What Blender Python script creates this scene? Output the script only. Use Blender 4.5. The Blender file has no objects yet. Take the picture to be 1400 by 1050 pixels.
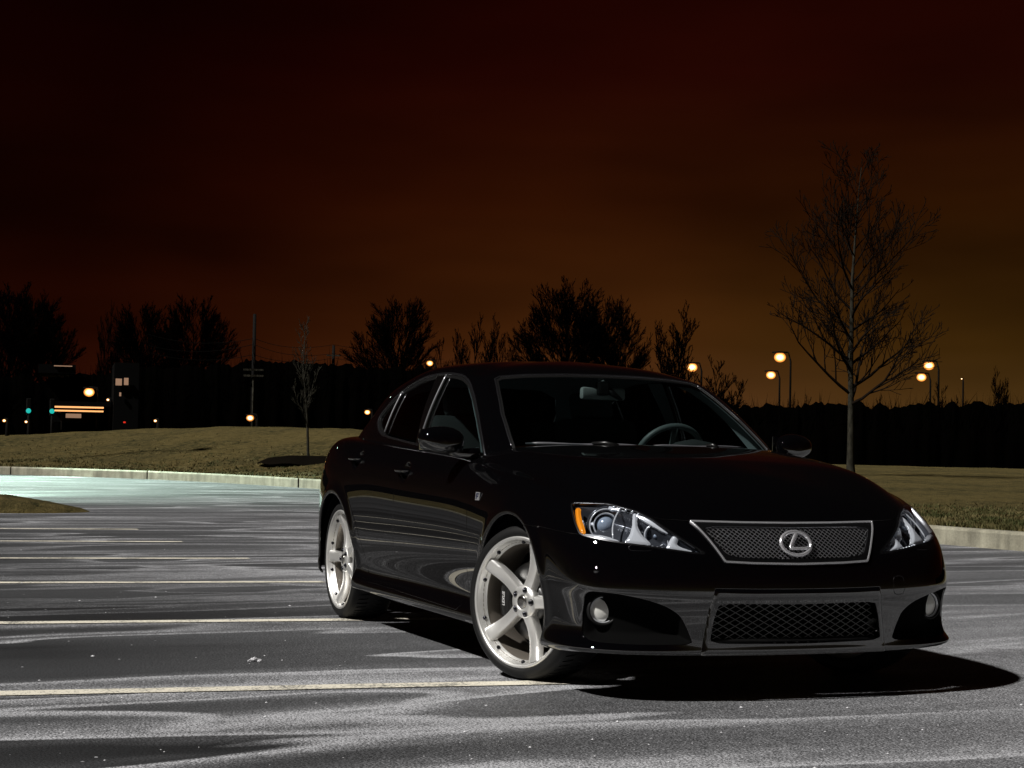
import numpy as np, math, random
# ---------------------------------------------------------------- car surfaces
# car frame = world frame: x forward from the front axle, y to the car's left, z up
# BODY: one row per height, sill to middle of the car; columns run front centre ... rear centre
BODY = [
 [(0.838,0,0.188),(0.83,0.25,0.188),(0.8,0.48,0.188),(0.735,0.7,0.188),(0.6,0.84,0.188),(0.385,0.885,0.18),(0,0.87,0.18),(-0.42,0.865,0.18),(-0.85,0.862,0.18),(-1.6,0.862,0.182),(-2.25,0.865,0.185),(-2.73,0.865,0.2),(-3.12,0.86,0.23),(-3.4,0.782,0.25),(-3.62,0.652,0.26),(-3.78,0.4,0.26),(-3.82,0,0.26)],
 [(0.84,0,0.204),(0.832,0.25,0.204),(0.802,0.48,0.204),(0.7435,0.715,0.206),(0.618,0.86,0.208),(0.395,0.905,0.205),(0,0.895,0.205),(-0.42,0.897,0.205),(-0.85,0.896,0.206),(-1.6,0.896,0.208),(-2.25,0.899,0.21),(-2.73,0.89,0.225),(-3.12,0.875,0.25),(-3.4,0.792,0.27),(-3.63,0.662,0.28),(-3.79,0.4,0.28),(-3.83,0,0.28)],
 [(0.838,0,0.235),(0.83,0.25,0.235),(0.8,0.48,0.235),(0.7315,0.69,0.24),(0.6,0.838,0.245),(0.388,0.892,0.262),(0,0.885,0.268),(-0.42,0.886,0.262),(-0.85,0.884,0.262),(-1.6,0.884,0.262),(-2.25,0.888,0.262),(-2.73,0.885,0.29),(-3.12,0.87,0.31),(-3.4,0.792,0.33),(-3.63,0.662,0.34),(-3.79,0.4,0.34),(-3.83,0,0.34)],
 [(0.841,0,0.31),(0.833,0.25,0.31),(0.803,0.48,0.31),(0.729,0.685,0.312),(0.595,0.835,0.318),(0.385,0.889,0.325),(0,0.885,0.325),(-0.42,0.856,0.3),(-0.85,0.852,0.3),(-1.6,0.852,0.3),(-2.25,0.86,0.3),(-2.73,0.89,0.36),(-3.12,0.87,0.39),(-3.4,0.792,0.4),(-3.63,0.662,0.41),(-3.79,0.4,0.42),(-3.83,0,0.42)],
 [(0.846,0,0.386),(0.838,0.25,0.386),(0.808,0.48,0.386),(0.734,0.69,0.389),(0.599,0.842,0.399),(0.388,0.895,0.415),(0,0.905,0.43),(-0.42,0.888,0.435),(-0.85,0.876,0.435),(-1.6,0.876,0.44),(-2.25,0.888,0.445),(-2.73,0.905,0.47),(-3.12,0.875,0.49),(-3.4,0.795,0.5),(-3.64,0.667,0.5),(-3.8,0.4,0.5),(-3.84,0,0.5)],
 [(0.858,0,0.428),(0.85,0.25,0.428),(0.82,0.485,0.428),(0.7505,0.695,0.432),(0.612,0.848,0.442),(0.39,0.903,0.49),(0,0.915,0.53),(-0.42,0.9,0.55),(-0.85,0.886,0.555),(-1.6,0.886,0.56),(-2.25,0.897,0.57),(-2.73,0.914,0.585),(-3.12,0.878,0.6),(-3.4,0.798,0.6),(-3.64,0.667,0.6),(-3.8,0.4,0.6),(-3.84,0,0.6)],
 [(0.839,0,0.534),(0.831,0.25,0.534),(0.801,0.485,0.534),(0.731,0.686,0.544),(0.593,0.834,0.569),(0.386,0.896,0.615),(0,0.91,0.66),(-0.42,0.896,0.685),(-0.85,0.884,0.7),(-1.6,0.885,0.71),(-2.25,0.896,0.72),(-2.73,0.908,0.735),(-3.12,0.87,0.75),(-3.4,0.789,0.76),(-3.63,0.659,0.77),(-3.79,0.4,0.78),(-3.83,0,0.78)],
 [(0.802,0,0.61),(0.794,0.25,0.61),(0.766,0.48,0.612),(0.695,0.672,0.628),(0.558,0.805,0.66),(0.366,0.864,0.702),(0,0.888,0.76),(-0.42,0.876,0.8),(-0.85,0.866,0.828),(-1.6,0.866,0.85),(-2.25,0.878,0.868),(-2.73,0.88,0.885),(-3.1,0.842,0.9),(-3.36,0.762,0.91),(-3.58,0.642,0.92),(-3.74,0.4,0.92),(-3.78,0,0.92)],
 [(0.758,0,0.672),(0.75,0.25,0.672),(0.724,0.465,0.672),(0.65,0.645,0.698),(0.49,0.752,0.738),(0.325,0.806,0.786),(0,0.838,0.84),(-0.42,0.83,0.878),(-0.85,0.815,0.905),(-1.6,0.815,0.928),(-2.25,0.822,0.95),(-2.73,0.82,0.968),(-3.08,0.79,0.98),(-3.34,0.712,0.985),(-3.54,0.592,0.99),(-3.68,0.36,1),(-3.72,0,1)],
 [(0.718,0,0.708),(0.71,0.25,0.708),(0.684,0.44,0.708),(0.608,0.61,0.742),(0.46,0.705,0.778),(0.3,0.745,0.808),(0,0.768,0.854),(-0.4,0.772,0.89),(-0.82,0.765,0.925),(-1.6,0.765,0.96),(-2.25,0.76,0.985),(-2.73,0.745,1),(-3.06,0.715,1.01),(-3.3,0.642,1.015),(-3.48,0.512,1.02),(-3.61,0.3,1.028),(-3.64,0,1.03)],
 [(0.66,0,0.768),(0.652,0.24,0.768),(0.615,0.42,0.772),(0.51,0.545,0.815),(0.365,0.6,0.868),(0.22,0.63,0.9),(-0.04,0.655,0.93),(-0.38,0.675,0.958),(-0.72,0.68,0.975),(-1.6,0.5,0.98),(-2.25,0.55,1),(-2.73,0.6,1.01),(-3.02,0.58,1.02),(-3.22,0.492,1.028),(-3.38,0.392,1.034),(-3.49,0.23,1.04),(-3.53,0,1.042)],
 [(0.56,0,0.838),(0.55,0.17,0.838),(0.505,0.29,0.844),(0.405,0.37,0.872),(0.285,0.4,0.907),(0.15,0.42,0.932),(-0.07,0.435,0.96),(-0.35,0.44,0.984),(-0.6,0.44,0.995),(-1.5,0.3,1),(-2.1,0.3,1.01),(-2.7,0.35,1.02),(-2.95,0.35,1.03),(-3.12,0.292,1.038),(-3.26,0.242,1.044),(-3.36,0.15,1.048),(-3.4,0,1.05)],
 [(0.44,0,0.888),(0.41,0,0.895),(0.345,0,0.91),(0.26,0,0.925),(0.16,0,0.941),(0.05,0,0.955),(-0.11,0,0.972),(-0.33,0,0.99),(-0.5,0,1),(-1,0,1),(-1.8,0,1.01),(-2.5,0,1.03),(-2.75,0,1.04),(-2.92,-0.008,1.045),(-3.05,-0.008,1.05),(-3.16,0,1.052),(-3.24,0,1.055)],
]
# TOP (greenhouse): one list per station, windscreen centre round to rear glass centre, base to spine
TOP = [
 [(-0.36,0,0.95),(-0.44,0,0.985),(-0.76,0,1.17),(-1.05,0,1.31),(-1.19,0,1.368),(-1.38,0,1.404),(-1.55,0,1.425)],
 [(-0.38,0.28,0.95),(-0.46,0.28,0.985),(-0.78,0.25,1.17),(-1.06,0.23,1.31),(-1.2,0.22,1.365),(-1.38,0.16,1.402),(-1.57,0,1.426)],
 [(-0.46,0.55,0.94),(-0.53,0.54,0.98),(-0.84,0.49,1.165),(-1.1,0.44,1.303),(-1.23,0.42,1.355),(-1.4,0.3,1.396),(-1.6,0,1.427)],
 [(-0.6,0.7,0.92),(-0.66,0.702,0.991),(-0.93,0.642,1.174),(-1.17,0.587,1.306),(-1.28,0.545,1.337),(-1.45,0.4,1.389),(-1.65,0,1.428)],
 [(-0.78,0.745,0.88),(-0.82,0.747,0.966),(-1.06,0.692,1.168),(-1.27,0.627,1.306),(-1.38,0.58,1.342),(-1.52,0.44,1.394),(-1.7,0,1.429)],
 [(-1.2,0.77,0.88),(-1.22,0.757,0.96),(-1.32,0.705,1.15),(-1.47,0.64,1.3),(-1.55,0.6,1.357),(-1.62,0.46,1.402),(-1.75,0,1.43)],
 [(-1.65,0.772,0.9),(-1.66,0.758,0.98),(-1.7,0.705,1.16),(-1.77,0.64,1.305),(-1.8,0.6,1.364),(-1.82,0.46,1.407),(-1.85,0,1.43)],
 [(-2.1,0.765,0.92),(-2.1,0.75,1),(-2.1,0.7,1.16),(-2.12,0.635,1.29),(-2.13,0.59,1.357),(-2.1,0.46,1.401),(-2,0,1.427)],
 [(-2.55,0.75,0.94),(-2.53,0.735,1.01),(-2.5,0.69,1.13),(-2.47,0.64,1.24),(-2.46,0.595,1.304),(-2.38,0.46,1.369),(-2.15,0,1.421)],
 [(-2.95,0.71,0.96),(-2.92,0.7,1.022),(-2.83,0.67,1.112),(-2.76,0.63,1.2),(-2.7,0.59,1.257),(-2.56,0.46,1.342),(-2.25,0,1.421)],
 [(-3.22,0.6,0.98),(-3.19,0.59,1.032),(-3.05,0.555,1.112),(-2.92,0.53,1.188),(-2.83,0.5,1.242),(-2.62,0.38,1.327),(-2.32,0,1.416)],
 [(-3.28,0.35,1),(-3.24,0.34,1.035),(-3.08,0.33,1.11),(-2.93,0.31,1.188),(-2.84,0.29,1.245),(-2.63,0.22,1.34),(-2.37,0,1.411)],
 [(-3.29,0,1),(-3.25,0,1.04),(-3.09,0,1.115),(-2.94,0,1.198),(-2.85,0,1.252),(-2.64,0,1.347),(-2.4,0,1.409)],
]
def bmat(n, t):
    """uniform cubic B-spline basis rows over n+2 control points for parameters t in [0, n-1]"""
    i = np.clip(np.floor(t).astype(int), 0, n-2); f = t-i
    W = np.zeros((len(t), n+2)); r = np.arange(len(t))
    W[r,i] += (1-f)**3/6; W[r,i+1] += (3*f**3-6*f*f+4)/6
    W[r,i+2] += (-3*f**3+3*f*f+3*f+1)/6; W[r,i+3] += f**3/6
    return W
def surf(rows, us, vs):
    """rows[v][u] control points; u mirrored across y=0 at both ends, v free at the bottom, mirrored at the spine"""
    G = np.array(rows, float); m = np.array([1,-1,1.])
    G = np.concatenate([(G[:,1:2]*m), G, (G[:,-2:-1]*m)], 1)
    G = np.concatenate([2*G[0:1]-G[1:2], G, G[-2:-1]*m], 0)
    # extended corners stay consistent because both extensions are linear
    def ext(A):
        A = np.concatenate([(A[:,1:2]*m), A, (A[:,-2:-1]*m)], 1)
        return np.concatenate([2*A[0:1]-A[1:2], A, A[-2:-1]*m], 0)
    D = np.array(rows, float); K = D.copy()
    Bv = bmat(len(rows), np.arange(len(rows))*1.0); Bu = bmat(len(rows[0]), np.arange(len(rows[0]))*1.0)
    for _ in range(2):      # pull the control points out so that the surface passes (nearly) through the given points
        K = K + .9*(D-np.einsum('vi,uj,ijk->vuk', Bv, Bu, ext(K)))
    G = ext(K)
    Wv = bmat(len(rows), vs); Wu = bmat(len(rows[0]), us)
    P = np.einsum('vi,uj,ijk->vuk', Wv, Wu, G)
    return P
def grid_mesh(P):
    nv, nu = P.shape[:2]
    idx = np.arange(nv*nu).reshape(nv, nu)
    a, b, c, d = idx[:-1,:-1], idx[:-1,1:], idx[1:,1:], idx[1:,:-1]
    T = np.concatenate([np.stack([a,b,c],-1).reshape(-1,3), np.stack([a,c,d],-1).reshape(-1,3)])
    V = P.reshape(-1,3)
    fn = np.cross(V[T[:,1]]-V[T[:,0]], V[T[:,2]]-V[T[:,0]])
    ar = np.linalg.norm(fn,axis=1); T = T[ar>1e-12]; fn = fn[ar>1e-12]
    N = np.zeros_like(V)
    for k in range(3): np.add.at(N, T[:,k], fn)
    N[np.abs(V[:,1])<1e-7, 1] = 0
    N /= np.maximum(np.linalg.norm(N,axis=1,keepdims=True),1e-12)
    return V, N, T
def dens(segs):
    out = []
    for a, b, n in segs: out.append(np.linspace(a, b, n, endpoint=False))
    return np.append(np.concatenate(out), segs[-1][1])
def body_mesh():
    us = dens([(0,5,180),(5,9,120),(9,13,120),(13,16,40)])
    vs = dens([(0,9,112),(9,12,44)])
    V,N,T = grid_mesh(surf(BODY, us, vs))
    return V,N,T
def top_mesh():
    us = dens([(0,3,60),(3,9,200),(9,12,40)]); vs = dens([(0,4,80),(4,6,30)])
    rows = [[c[j] for c in TOP] for j in range(7)]
    V,N,T = grid_mesh(surf(rows, us, vs))
    return V,N,T
# ---------------------------------------------------------------- mesh tools
import bpy, bmesh
from mathutils import Vector, Matrix
SC = bpy.context.scene
COL = SC.collection
R_ = math.radians
def link(o, parent=None):
    COL.objects.link(o)
    if parent is not None: o.parent = parent
    return o
def tag(o, label=None, cat=None, group=None, kind=None):
    if label: o['label'] = label
    if cat: o['category'] = cat
    if group: o['group'] = group
    if kind: o['kind'] = kind
    return o
def empty(name, loc=(0,0,0), label=None, cat=None, group=None, rz=0):
    o = bpy.data.objects.new(name, None); o.location = loc; o.rotation_euler.z = rz
    o.empty_display_size = .2
    link(o); return tag(o, label, cat, group)
def mesh_from(name, V, F, mat, parent=None, N=None, smooth=True):
    """V (n,3); F array of tris/quads or list of polygons; vertices are in world space, parents sit unrotated at their location"""
    me = bpy.data.meshes.new(name)
    V = np.asarray(V, float)
    if parent is not None:
        q = parent; off = np.zeros(3)
        while q is not None: off += np.array(q.location); q = q.parent
        V = V-off
    if isinstance(F, np.ndarray):
        n, k = F.shape
        me.vertices.add(len(V)); me.vertices.foreach_set('co', V.astype(np.float32).ravel())
        me.loops.add(n*k); me.loops.foreach_set('vertex_index', F.astype(np.int32).ravel())
        me.polygons.add(n); me.polygons.foreach_set('loop_start', np.arange(0,n*k,k,dtype=np.int32))
        me.polygons.foreach_set('loop_total', np.full(n,k,dtype=np.int32))
        me.update(calc_edges=True)
    else:
        me.from_pydata([tuple(v) for v in V], [], [tuple(f) for f in F]); me.update()
    me.polygons.foreach_set('use_smooth', np.full(len(me.polygons), smooth))
    if N is not None:
        N = N/np.maximum(np.linalg.norm(N,axis=1,keepdims=True),1e-9)
        me.normals_split_custom_set_from_vertices([tuple(v) for v in N])
    if mat: me.materials.append(mat)
    o = bpy.data.objects.new(name, me)
    return link(o, parent)
class MB:
    """collects shapes for ONE mesh object"""
    def __init__(s): s.v = []; s.f = []; s.sm = []
    def add(s, V, F, smooth=True):
        b = len(s.v); s.v += [tuple(map(float,p)) for p in V]; s.f += [tuple(int(i)+b for i in f) for f in F]; s.sm += [smooth]*len(F)
    def box(s, c, d, M=None, bev=0):
        c = np.array(c,float); h = np.array(d,float)/2
        bev = min(bev, h.min()*.9)
        bm = bmesh.new(); bmesh.ops.create_cube(bm, size=1)
        for v in bm.verts: v.co = Vector(v.co[i]*h[i]*2 for i in range(3))
        if bev > 0: bmesh.ops.bevel(bm, geom=bm.edges[:], offset=bev, segments=2, profile=.5, affect='EDGES')
        V = np.array([v.co[:] for v in bm.verts])
        if M is not None: V = V@np.array(M).T
        s.add(V+c, [[v.index for v in f.verts] for f in bm.faces], False); bm.free()
    def tube(s, pts, r, n=8, cap=True):
        P = np.array(pts,float); m = len(P)
        r = np.full(m, r) if np.isscalar(r) else np.array(r,float)
        t = np.gradient(P, axis=0); t /= np.maximum(np.linalg.norm(t,axis=1,keepdims=True),1e-9)
        a = np.array([0,0,1.]) if abs(t[0][2]) < .9 else np.array([1.,0,0])
        u = np.cross(a, t[0]); u /= np.linalg.norm(u); V = []
        for i in range(m):
            u = u-t[i]*(u@t[i]); u /= max(np.linalg.norm(u),1e-9); w = np.cross(t[i],u)
            for k in range(n):
                th = 2*math.pi*k/n; V.append(P[i]+r[i]*(math.cos(th)*u+math.sin(th)*w))
        F = [(i*n+k, i*n+(k+1)%n, (i+1)*n+(k+1)%n, (i+1)*n+k) for i in range(m-1) for k in range(n)]
        if cap: F += [tuple(range(n-1,-1,-1)), tuple(range((m-1)*n, m*n))]
        s.add(V, F)
    def lathe(s, c, axis, prof, n=32, closed=False, up=(0,0,1)):
        """prof: (radius, distance along axis); returns nothing"""
        ax = np.array(axis,float); ax /= np.linalg.norm(ax)
        up = np.array(up,float); u = np.cross(up, ax); u /= np.linalg.norm(u); w = np.cross(ax, u)
        c = np.array(c,float); V = []
        for r, d in prof:
            for k in range(n):
                th = 2*math.pi*k/n; V.append(c+ax*d+r*(math.cos(th)*u+math.sin(th)*w))
        m = len(prof)
        F = [(i*n+k, i*n+(k+1)%n, ((i+1)%m)*n+(k+1)%n, ((i+1)%m)*n+k) for i in range(m if closed else m-1) for k in range(n)]
        s.add(V, F)
    def ball(s, c, r, n=12, m=8):
        prof = [(math.sin(math.pi*i/m)*1.0+1e-4, -math.cos(math.pi*i/m)) for i in range(m+1)]
        r = np.array([r]*3 if np.isscalar(r) else r); b = len(s.v)
        s.lathe((0,0,0), (0,0,1), prof, n, up=(1,0,0))
        for i in range(b, len(s.v)): s.v[i] = tuple(np.array(s.v[i])*r+np.array(c))
    def build(s, name, mat, parent=None, auto=None):
        o = mesh_from(name, np.array(s.v), s.f, mat, parent)
        o.data.polygons.foreach_set('use_smooth', s.sm)
        if auto:
            o.data.polygons.foreach_set('use_smooth', [True]*len(s.f))
            o.data.set_sharp_from_angle(angle=R_(auto))
        return o
def xf(axis_x, axis_y, axis_z):   # columns
    return np.array([axis_x, axis_y, axis_z], float).T

def compact(V,N,T):
    u, inv = np.unique(T, return_inverse=True)
    return V[u], N[u], inv.reshape(T.shape)
def cut(M, f):
    """split a triangle mesh along f=0 -> (f<0, f>0)"""
    V,N,T = M
    f = np.where(np.abs(f)<1e-5, 1e-5, f); neg = f<0; s = neg[T].sum(1)
    ins = [T[s==3]]; outs = [T[s==0]]; NV = [V]; NN = [N]; base = len(V)
    for cnt in (1,2):
        X = T[s==cnt]
        if not len(X): continue
        k = (neg[X] if cnt==1 else ~neg[X]).argmax(1); r = np.arange(len(X))
        a, b, c = X[r,k], X[r,(k+1)%3], X[r,(k+2)%3]
        E = np.sort(np.concatenate([np.stack([a,b],1), np.stack([a,c],1)]),1)
        U, inv = np.unique(E, axis=0, return_inverse=True); inv = inv.ravel()
        t = (f[U[:,0]]/(f[U[:,0]]-f[U[:,1]]))[:,None]
        NV.append(V[U[:,0]]*(1-t)+V[U[:,1]]*t); NN.append(N[U[:,0]]*(1-t)+N[U[:,1]]*t)
        p = base+inv[:len(X)]; q = base+inv[len(X):]; base += len(U)
        A = [np.stack([a,p,q],1)]; Bq = [np.stack([p,b,c],1), np.stack([p,c,q],1)]
        if cnt==1: ins += A; outs += Bq
        else: outs += A; ins += Bq
    V = np.concatenate(NV); N = np.concatenate(NN)
    # merge duplicate cut vertices made by the two passes
    key = np.round(V*1e6).astype(np.int64); _, first, inv = np.unique(key, axis=0, return_index=True, return_inverse=True); inv = inv.ravel()
    V, N = V[first], N[first]
    res = []
    for L in (ins, outs):
        TT = inv[np.concatenate(L)]
        TT = TT[(TT[:,0]!=TT[:,1])&(TT[:,1]!=TT[:,2])&(TT[:,0]!=TT[:,2])]
        res.append(compact(V,N,TT) if len(TT) else (np.zeros((0,3)),np.zeros((0,3)),np.zeros((0,3),int)))
    return res
def chaikin(p, n=2, k=.25, closed=True):
    p = np.array(p,float)
    for _ in range(n):
        q = np.roll(p,-1,0) if closed else p[1:]
        a = p if closed else p[:-1]
        new = np.stack([a*(1-k)+q*k, a*k+q*(1-k)],1).reshape(-1,2)
        p = new if closed else np.concatenate([p[:1],new,p[-1:]])
    return p
def sdf(poly, Q):
    """signed distance to a closed polygon (negative inside)"""
    P = np.array(poly,float); Q = np.asarray(Q,float)
    d2 = np.full(len(Q), 1e9); ins = np.zeros(len(Q), bool)
    for i in range(len(P)):
        a = P[i]; b = P[(i+1)%len(P)]; e = b-a; w = Q-a
        t = np.clip((w@e)/max(e@e,1e-12),0,1); d = w-t[:,None]*e
        d2 = np.minimum(d2, (d*d).sum(1))
        c = ((a[1]<=Q[:,1])!=(b[1]<=Q[:,1]))
        with np.errstate(divide='ignore',invalid='ignore'): xi = a[0]+(Q[:,1]-a[1])*e[0]/(e[1] if abs(e[1])>1e-12 else 1e-12)
        ins ^= c&(Q[:,0]<xi)
    return np.where(ins,-1,1)*np.sqrt(d2)
XZ = lambda V: V[:,[0,2]]
YZ = lambda V: V[:,[1,2]]
XY = lambda V: V[:,[0,1]]
DZ = lambda V: np.stack([(V[:,1]-V[:,0])*.70711, V[:,2]],1)     # seen from the front corner
def where(cond, f, far=1.): return np.where(cond, f, far)
def skirt(M, depth=.012, r=.0026):
    V,N,T = M
    E = np.concatenate([T[:,[0,1]],T[:,[1,2]],T[:,[2,0]]])
    S = np.sort(E,1); U,inv,c = np.unique(S,axis=0,return_inverse=True,return_counts=True)
    E = E[c[inv.ravel()]==1]
    on0 = (np.abs(V[E[:,0],1])<1e-6)&(np.abs(V[E[:,1],1])<1e-6); E = E[~on0]
    if not len(E): return M
    d = V[E[:,1]]-V[E[:,0]]; d /= np.maximum(np.linalg.norm(d,axis=1,keepdims=True),1e-9)
    o = np.cross(d, (N[E[:,0]]+N[E[:,1]])/2)
    O = np.zeros_like(V); np.add.at(O,E[:,0],o); np.add.at(O,E[:,1],o)
    b = np.unique(E); mp = np.full(len(V),-1); mp[b] = np.arange(len(b)); n = len(V); m = len(b)
    ob = O[b]; ob /= np.maximum(np.linalg.norm(ob,axis=1,keepdims=True),1e-9)
    ob[np.abs(V[b,1])<1e-6,1] = 0
    nb = N[b]
    V1 = V[b]+ob*r*.7-nb*r*.3; V2 = V[b]+ob*r-nb*r; V3 = V[b]+ob*r-nb*depth
    N1 = nb+ob*.4; N2 = ob+nb*.25; N3 = ob
    i0, i1 = mp[E[:,0]], mp[E[:,1]]; rows = [E, np.stack([n+i0,n+i1],1), np.stack([n+m+i0,n+m+i1],1), np.stack([n+2*m+i0,n+2*m+i1],1)]
    F = [T]
    for k in range(3):
        A, B = rows[k], rows[k+1]
        F += [np.stack([A[:,1],A[:,0],B[:,0]],1), np.stack([A[:,1],B[:,0],B[:,1]],1)]
    return np.concatenate([V,V1,V2,V3]), np.concatenate([N,N1,N2,N3]), np.concatenate(F)
def sided(M, side):
    V,N,T = M
    if side > 0: return M
    m = np.array([1,-1,1.]); return V*m, N*m, T[:,::-1]
def both(M):
    a = M; b = sided(M,-1); return np.concatenate([a[0],b[0]]), np.concatenate([a[1],b[1]]), np.concatenate([a[2],b[2]+len(a[0])])
def shell(name, M, mat, parent, side=0, sk=.012, r=.0026):
    if sk: M = skirt(M, sk, r)
    M = both(M) if side==0 else sided(M, side)
    return mesh_from(name, M[0], M[2], mat, parent, M[1])
def inset(M, d): return (M[0]-M[1]*(d if np.isscalar(d) else d[:,None]), M[1], M[2])
def renorm(M):
    V,N,T = M
    fn = np.cross(V[T[:,1]]-V[T[:,0]], V[T[:,2]]-V[T[:,0]]); N2 = np.zeros_like(V)
    for k in range(3): np.add.at(N2, T[:,k], fn)
    N2 /= np.maximum(np.linalg.norm(N2,axis=1,keepdims=True),1e-12); return V,N2,T
def biggest(M):
    V,N,T = M; lab = np.arange(len(V))
    for _ in range(4000):
        m = lab[T].min(1); new = lab.copy()
        for k in range(3): np.minimum.at(new, T[:,k], m)
        new = new[new]
        if (new==lab).all(): break
        lab = new
    c = np.bincount(lab[T[:,0]], minlength=len(V)); return compact(V,N,T[lab[T[:,0]]==c.argmax()])
def smooth(t): t = np.clip(t,0,1); return t*t*(3-2*t)

# ---------------------------------------------------------------- materials
def mat(name, col=(.5,.5,.5), rough=.5, metal=0, coat=0, spec=None, emit=None, estr=0, ior=None, trans=0):
    m = bpy.data.materials.new(name); m.use_nodes = True
    b = m.node_tree.nodes['Principled BSDF']
    b.inputs['Base Color'].default_value = (*col,1); b.inputs['Roughness'].default_value = rough; b.inputs['Metallic'].default_value = metal
    b.inputs['Coat Weight'].default_value = coat; b.inputs['Coat Roughness'].default_value = .02
    if spec is not None: b.inputs['Specular IOR Level'].default_value = spec
    if ior: b.inputs['IOR'].default_value = ior
    if trans: b.inputs['Transmission Weight'].default_value = trans
    if emit: b.inputs['Emission Color'].default_value = (*emit,1); b.inputs['Emission Strength'].default_value = estr
    return m
class NT:
    def __init__(s, m): s.m = m; s.t = m.node_tree; s.b = s.t.nodes.get('Principled BSDF') or s.t.nodes.get('Background')
    def n(s, typ, **kw):
        x = s.t.nodes.new(typ)
        for k, v in kw.items():
            if k[0]=='_': x.inputs[int(k[1:])].default_value = v
            else: setattr(x, k, v)
        return x
    def l(s, a, b, ao=0, bi=0):
        s.t.links.new(a.outputs[ao], b.inputs[bi]); return b
    def coord(s, scale=(1,1,1), rot=(0,0,0), loc=(0,0,0), kind='Object'):
        c = s.n('ShaderNodeTexCoord'); m = s.n('ShaderNodeMapping'); m.inputs['Scale'].default_value = scale; m.inputs['Rotation'].default_value = rot; m.inputs['Location'].default_value = loc
        s.t.links.new(c.outputs[kind], m.inputs[0]); return m
    def noise(s, co, scale, detail=4, rough=.5, dist=0):
        x = s.n('ShaderNodeTexNoise'); s.l(co, x); x.inputs['Scale'].default_value = scale; x.inputs['Detail'].default_value = detail; x.inputs['Roughness'].default_value = rough; x.inputs['Distortion'].default_value = dist; return x
    def ramp(s, src, stops, out=0):
        x = s.n('ShaderNodeValToRGB'); e = x.color_ramp.elements
        while len(e) < len(stops): e.new(.5)
        for i,(p,c) in enumerate(stops): e[i].position = p; e[i].color = (*c,1) if not np.isscalar(c) else (c,c,c,1)
        s.l(src, x, out); return x
    def mix(s, fac, a, b, blend='MIX'):
        x = s.n('ShaderNodeMix', data_type='RGBA', blend_type=blend)
        for i, v in ((0,fac),(6,a),(7,b)):
            if isinstance(v, (int,float)): x.inputs[i].default_value = v
            elif isinstance(v, tuple): x.inputs[i].default_value = (*v,1) if len(v)==3 else v
            else: s.t.links.new(v.outputs[2 if v.bl_idname=='ShaderNodeMix' else 0], x.inputs[i])
        return x
    def math(s, op, a, b=0.):
        x = s.n('ShaderNodeMath', operation=op)
        for i, v in ((0,a),(1,b)):
            if isinstance(v, (int,float)): x.inputs[i].default_value = v
            else: s.t.links.new(v.outputs[2 if v.bl_idname=='ShaderNodeMix' else 0], x.inputs[i])
        return x
    def out(s, node, inp, o=None):
        s.t.links.new(node.outputs[(2 if node.bl_idname=='ShaderNodeMix' else 0) if o is None else o], s.b.inputs[inp])
    def bump(s, h, strength=.3, dist=.01):
        x = s.n('ShaderNodeBump'); x.inputs['Strength'].default_value = strength; x.inputs['Distance'].default_value = dist
        s.t.links.new(h.outputs[2 if h.bl_idname=='ShaderNodeMix' else 0], x.inputs['Height']); s.t.links.new(x.outputs[0], s.b.inputs['Normal']); return x

def glass_mat(name, tint, extra=0.):
    m = bpy.data.materials.new(name); m.use_nodes = True; t = m.node_tree; t.nodes.clear()
    o = t.nodes.new('ShaderNodeOutputMaterial'); mx = t.nodes.new('ShaderNodeMixShader'); tr = t.nodes.new('ShaderNodeBsdfTransparent'); gl = t.nodes.new('ShaderNodeBsdfGlossy'); fr = t.nodes.new('ShaderNodeFresnel')
    tr.inputs[0].default_value = (*tint,1); gl.inputs['Roughness'].default_value = .01; fr.inputs[0].default_value = 1.5; gl.inputs[0].default_value=(.9,.9,.9,1)
    g = t.nodes.new('ShaderNodeNewGeometry'); mu = t.nodes.new('ShaderNodeMath'); mu.operation='MULTIPLY'; sub = t.nodes.new('ShaderNodeMath'); sub.operation='SUBTRACT'; sub.inputs[0].default_value=1
    t.links.new(g.outputs['Backfacing'], sub.inputs[1]); t.links.new(fr.outputs[0], mu.inputs[0]); t.links.new(sub.outputs[0], mu.inputs[1])
    t.links.new(mu.outputs[0], mx.inputs[0]); t.links.new(tr.outputs[0], mx.inputs[1]); t.links.new(gl.outputs[0], mx.inputs[2]); t.links.new(mx.outputs[0], o.inputs[0])
    return m

PAINT = mat('black_paint', (.0012,.0012,.0016), .3, coat=1, spec=0)
PAINT.node_tree.nodes['Principled BSDF'].inputs['Coat Roughness'].default_value = .012
_b = PAINT.node_tree.nodes['Principled BSDF']; _b.inputs['Coat IOR'].default_value = 2.1; _b.inputs['Sheen Weight'].default_value = .010; _b.inputs['Sheen Roughness'].default_value = .45; _b.inputs['Sheen Tint'].default_value = (.55,.42,.36,1)
TRIM = mat('black_trim', (.006,.006,.006), .35)
PLAS = mat('black_plastic', (.006,.006,.006), .5, spec=.3)
DARK = mat('underbody_black', (.0022,.0022,.0022), .9, spec=.05)
RUB = mat('tyre_rubber', (.007,.007,.007), .6, spec=.3)
CHR = mat('chrome', (.74,.74,.77), .22, .75)
SAT = mat('satin_chrome', (.36,.36,.38), .30, .85)
RIM = mat('alloy_wheel_silver', (.88,.875,.85), .40, .80, coat=.3)
RIMD = mat('alloy_wheel_barrel', (.30,.265,.225), .42, .6)
LUG = mat('dark_nut_metal', (.05,.05,.06), .15, 1)
DISC = mat('brake_disc_steel', (.10,.10,.10), .35, 1)
CALI = mat('black_caliper', (.01,.01,.01), .25)
WHT = mat('white_lettering', (.8,.8,.8), .5)
GLS = glass_mat('window_glass', (.36,.41,.41))
WSG = glass_mat('windscreen_glass', (.50,.56,.56))
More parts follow.
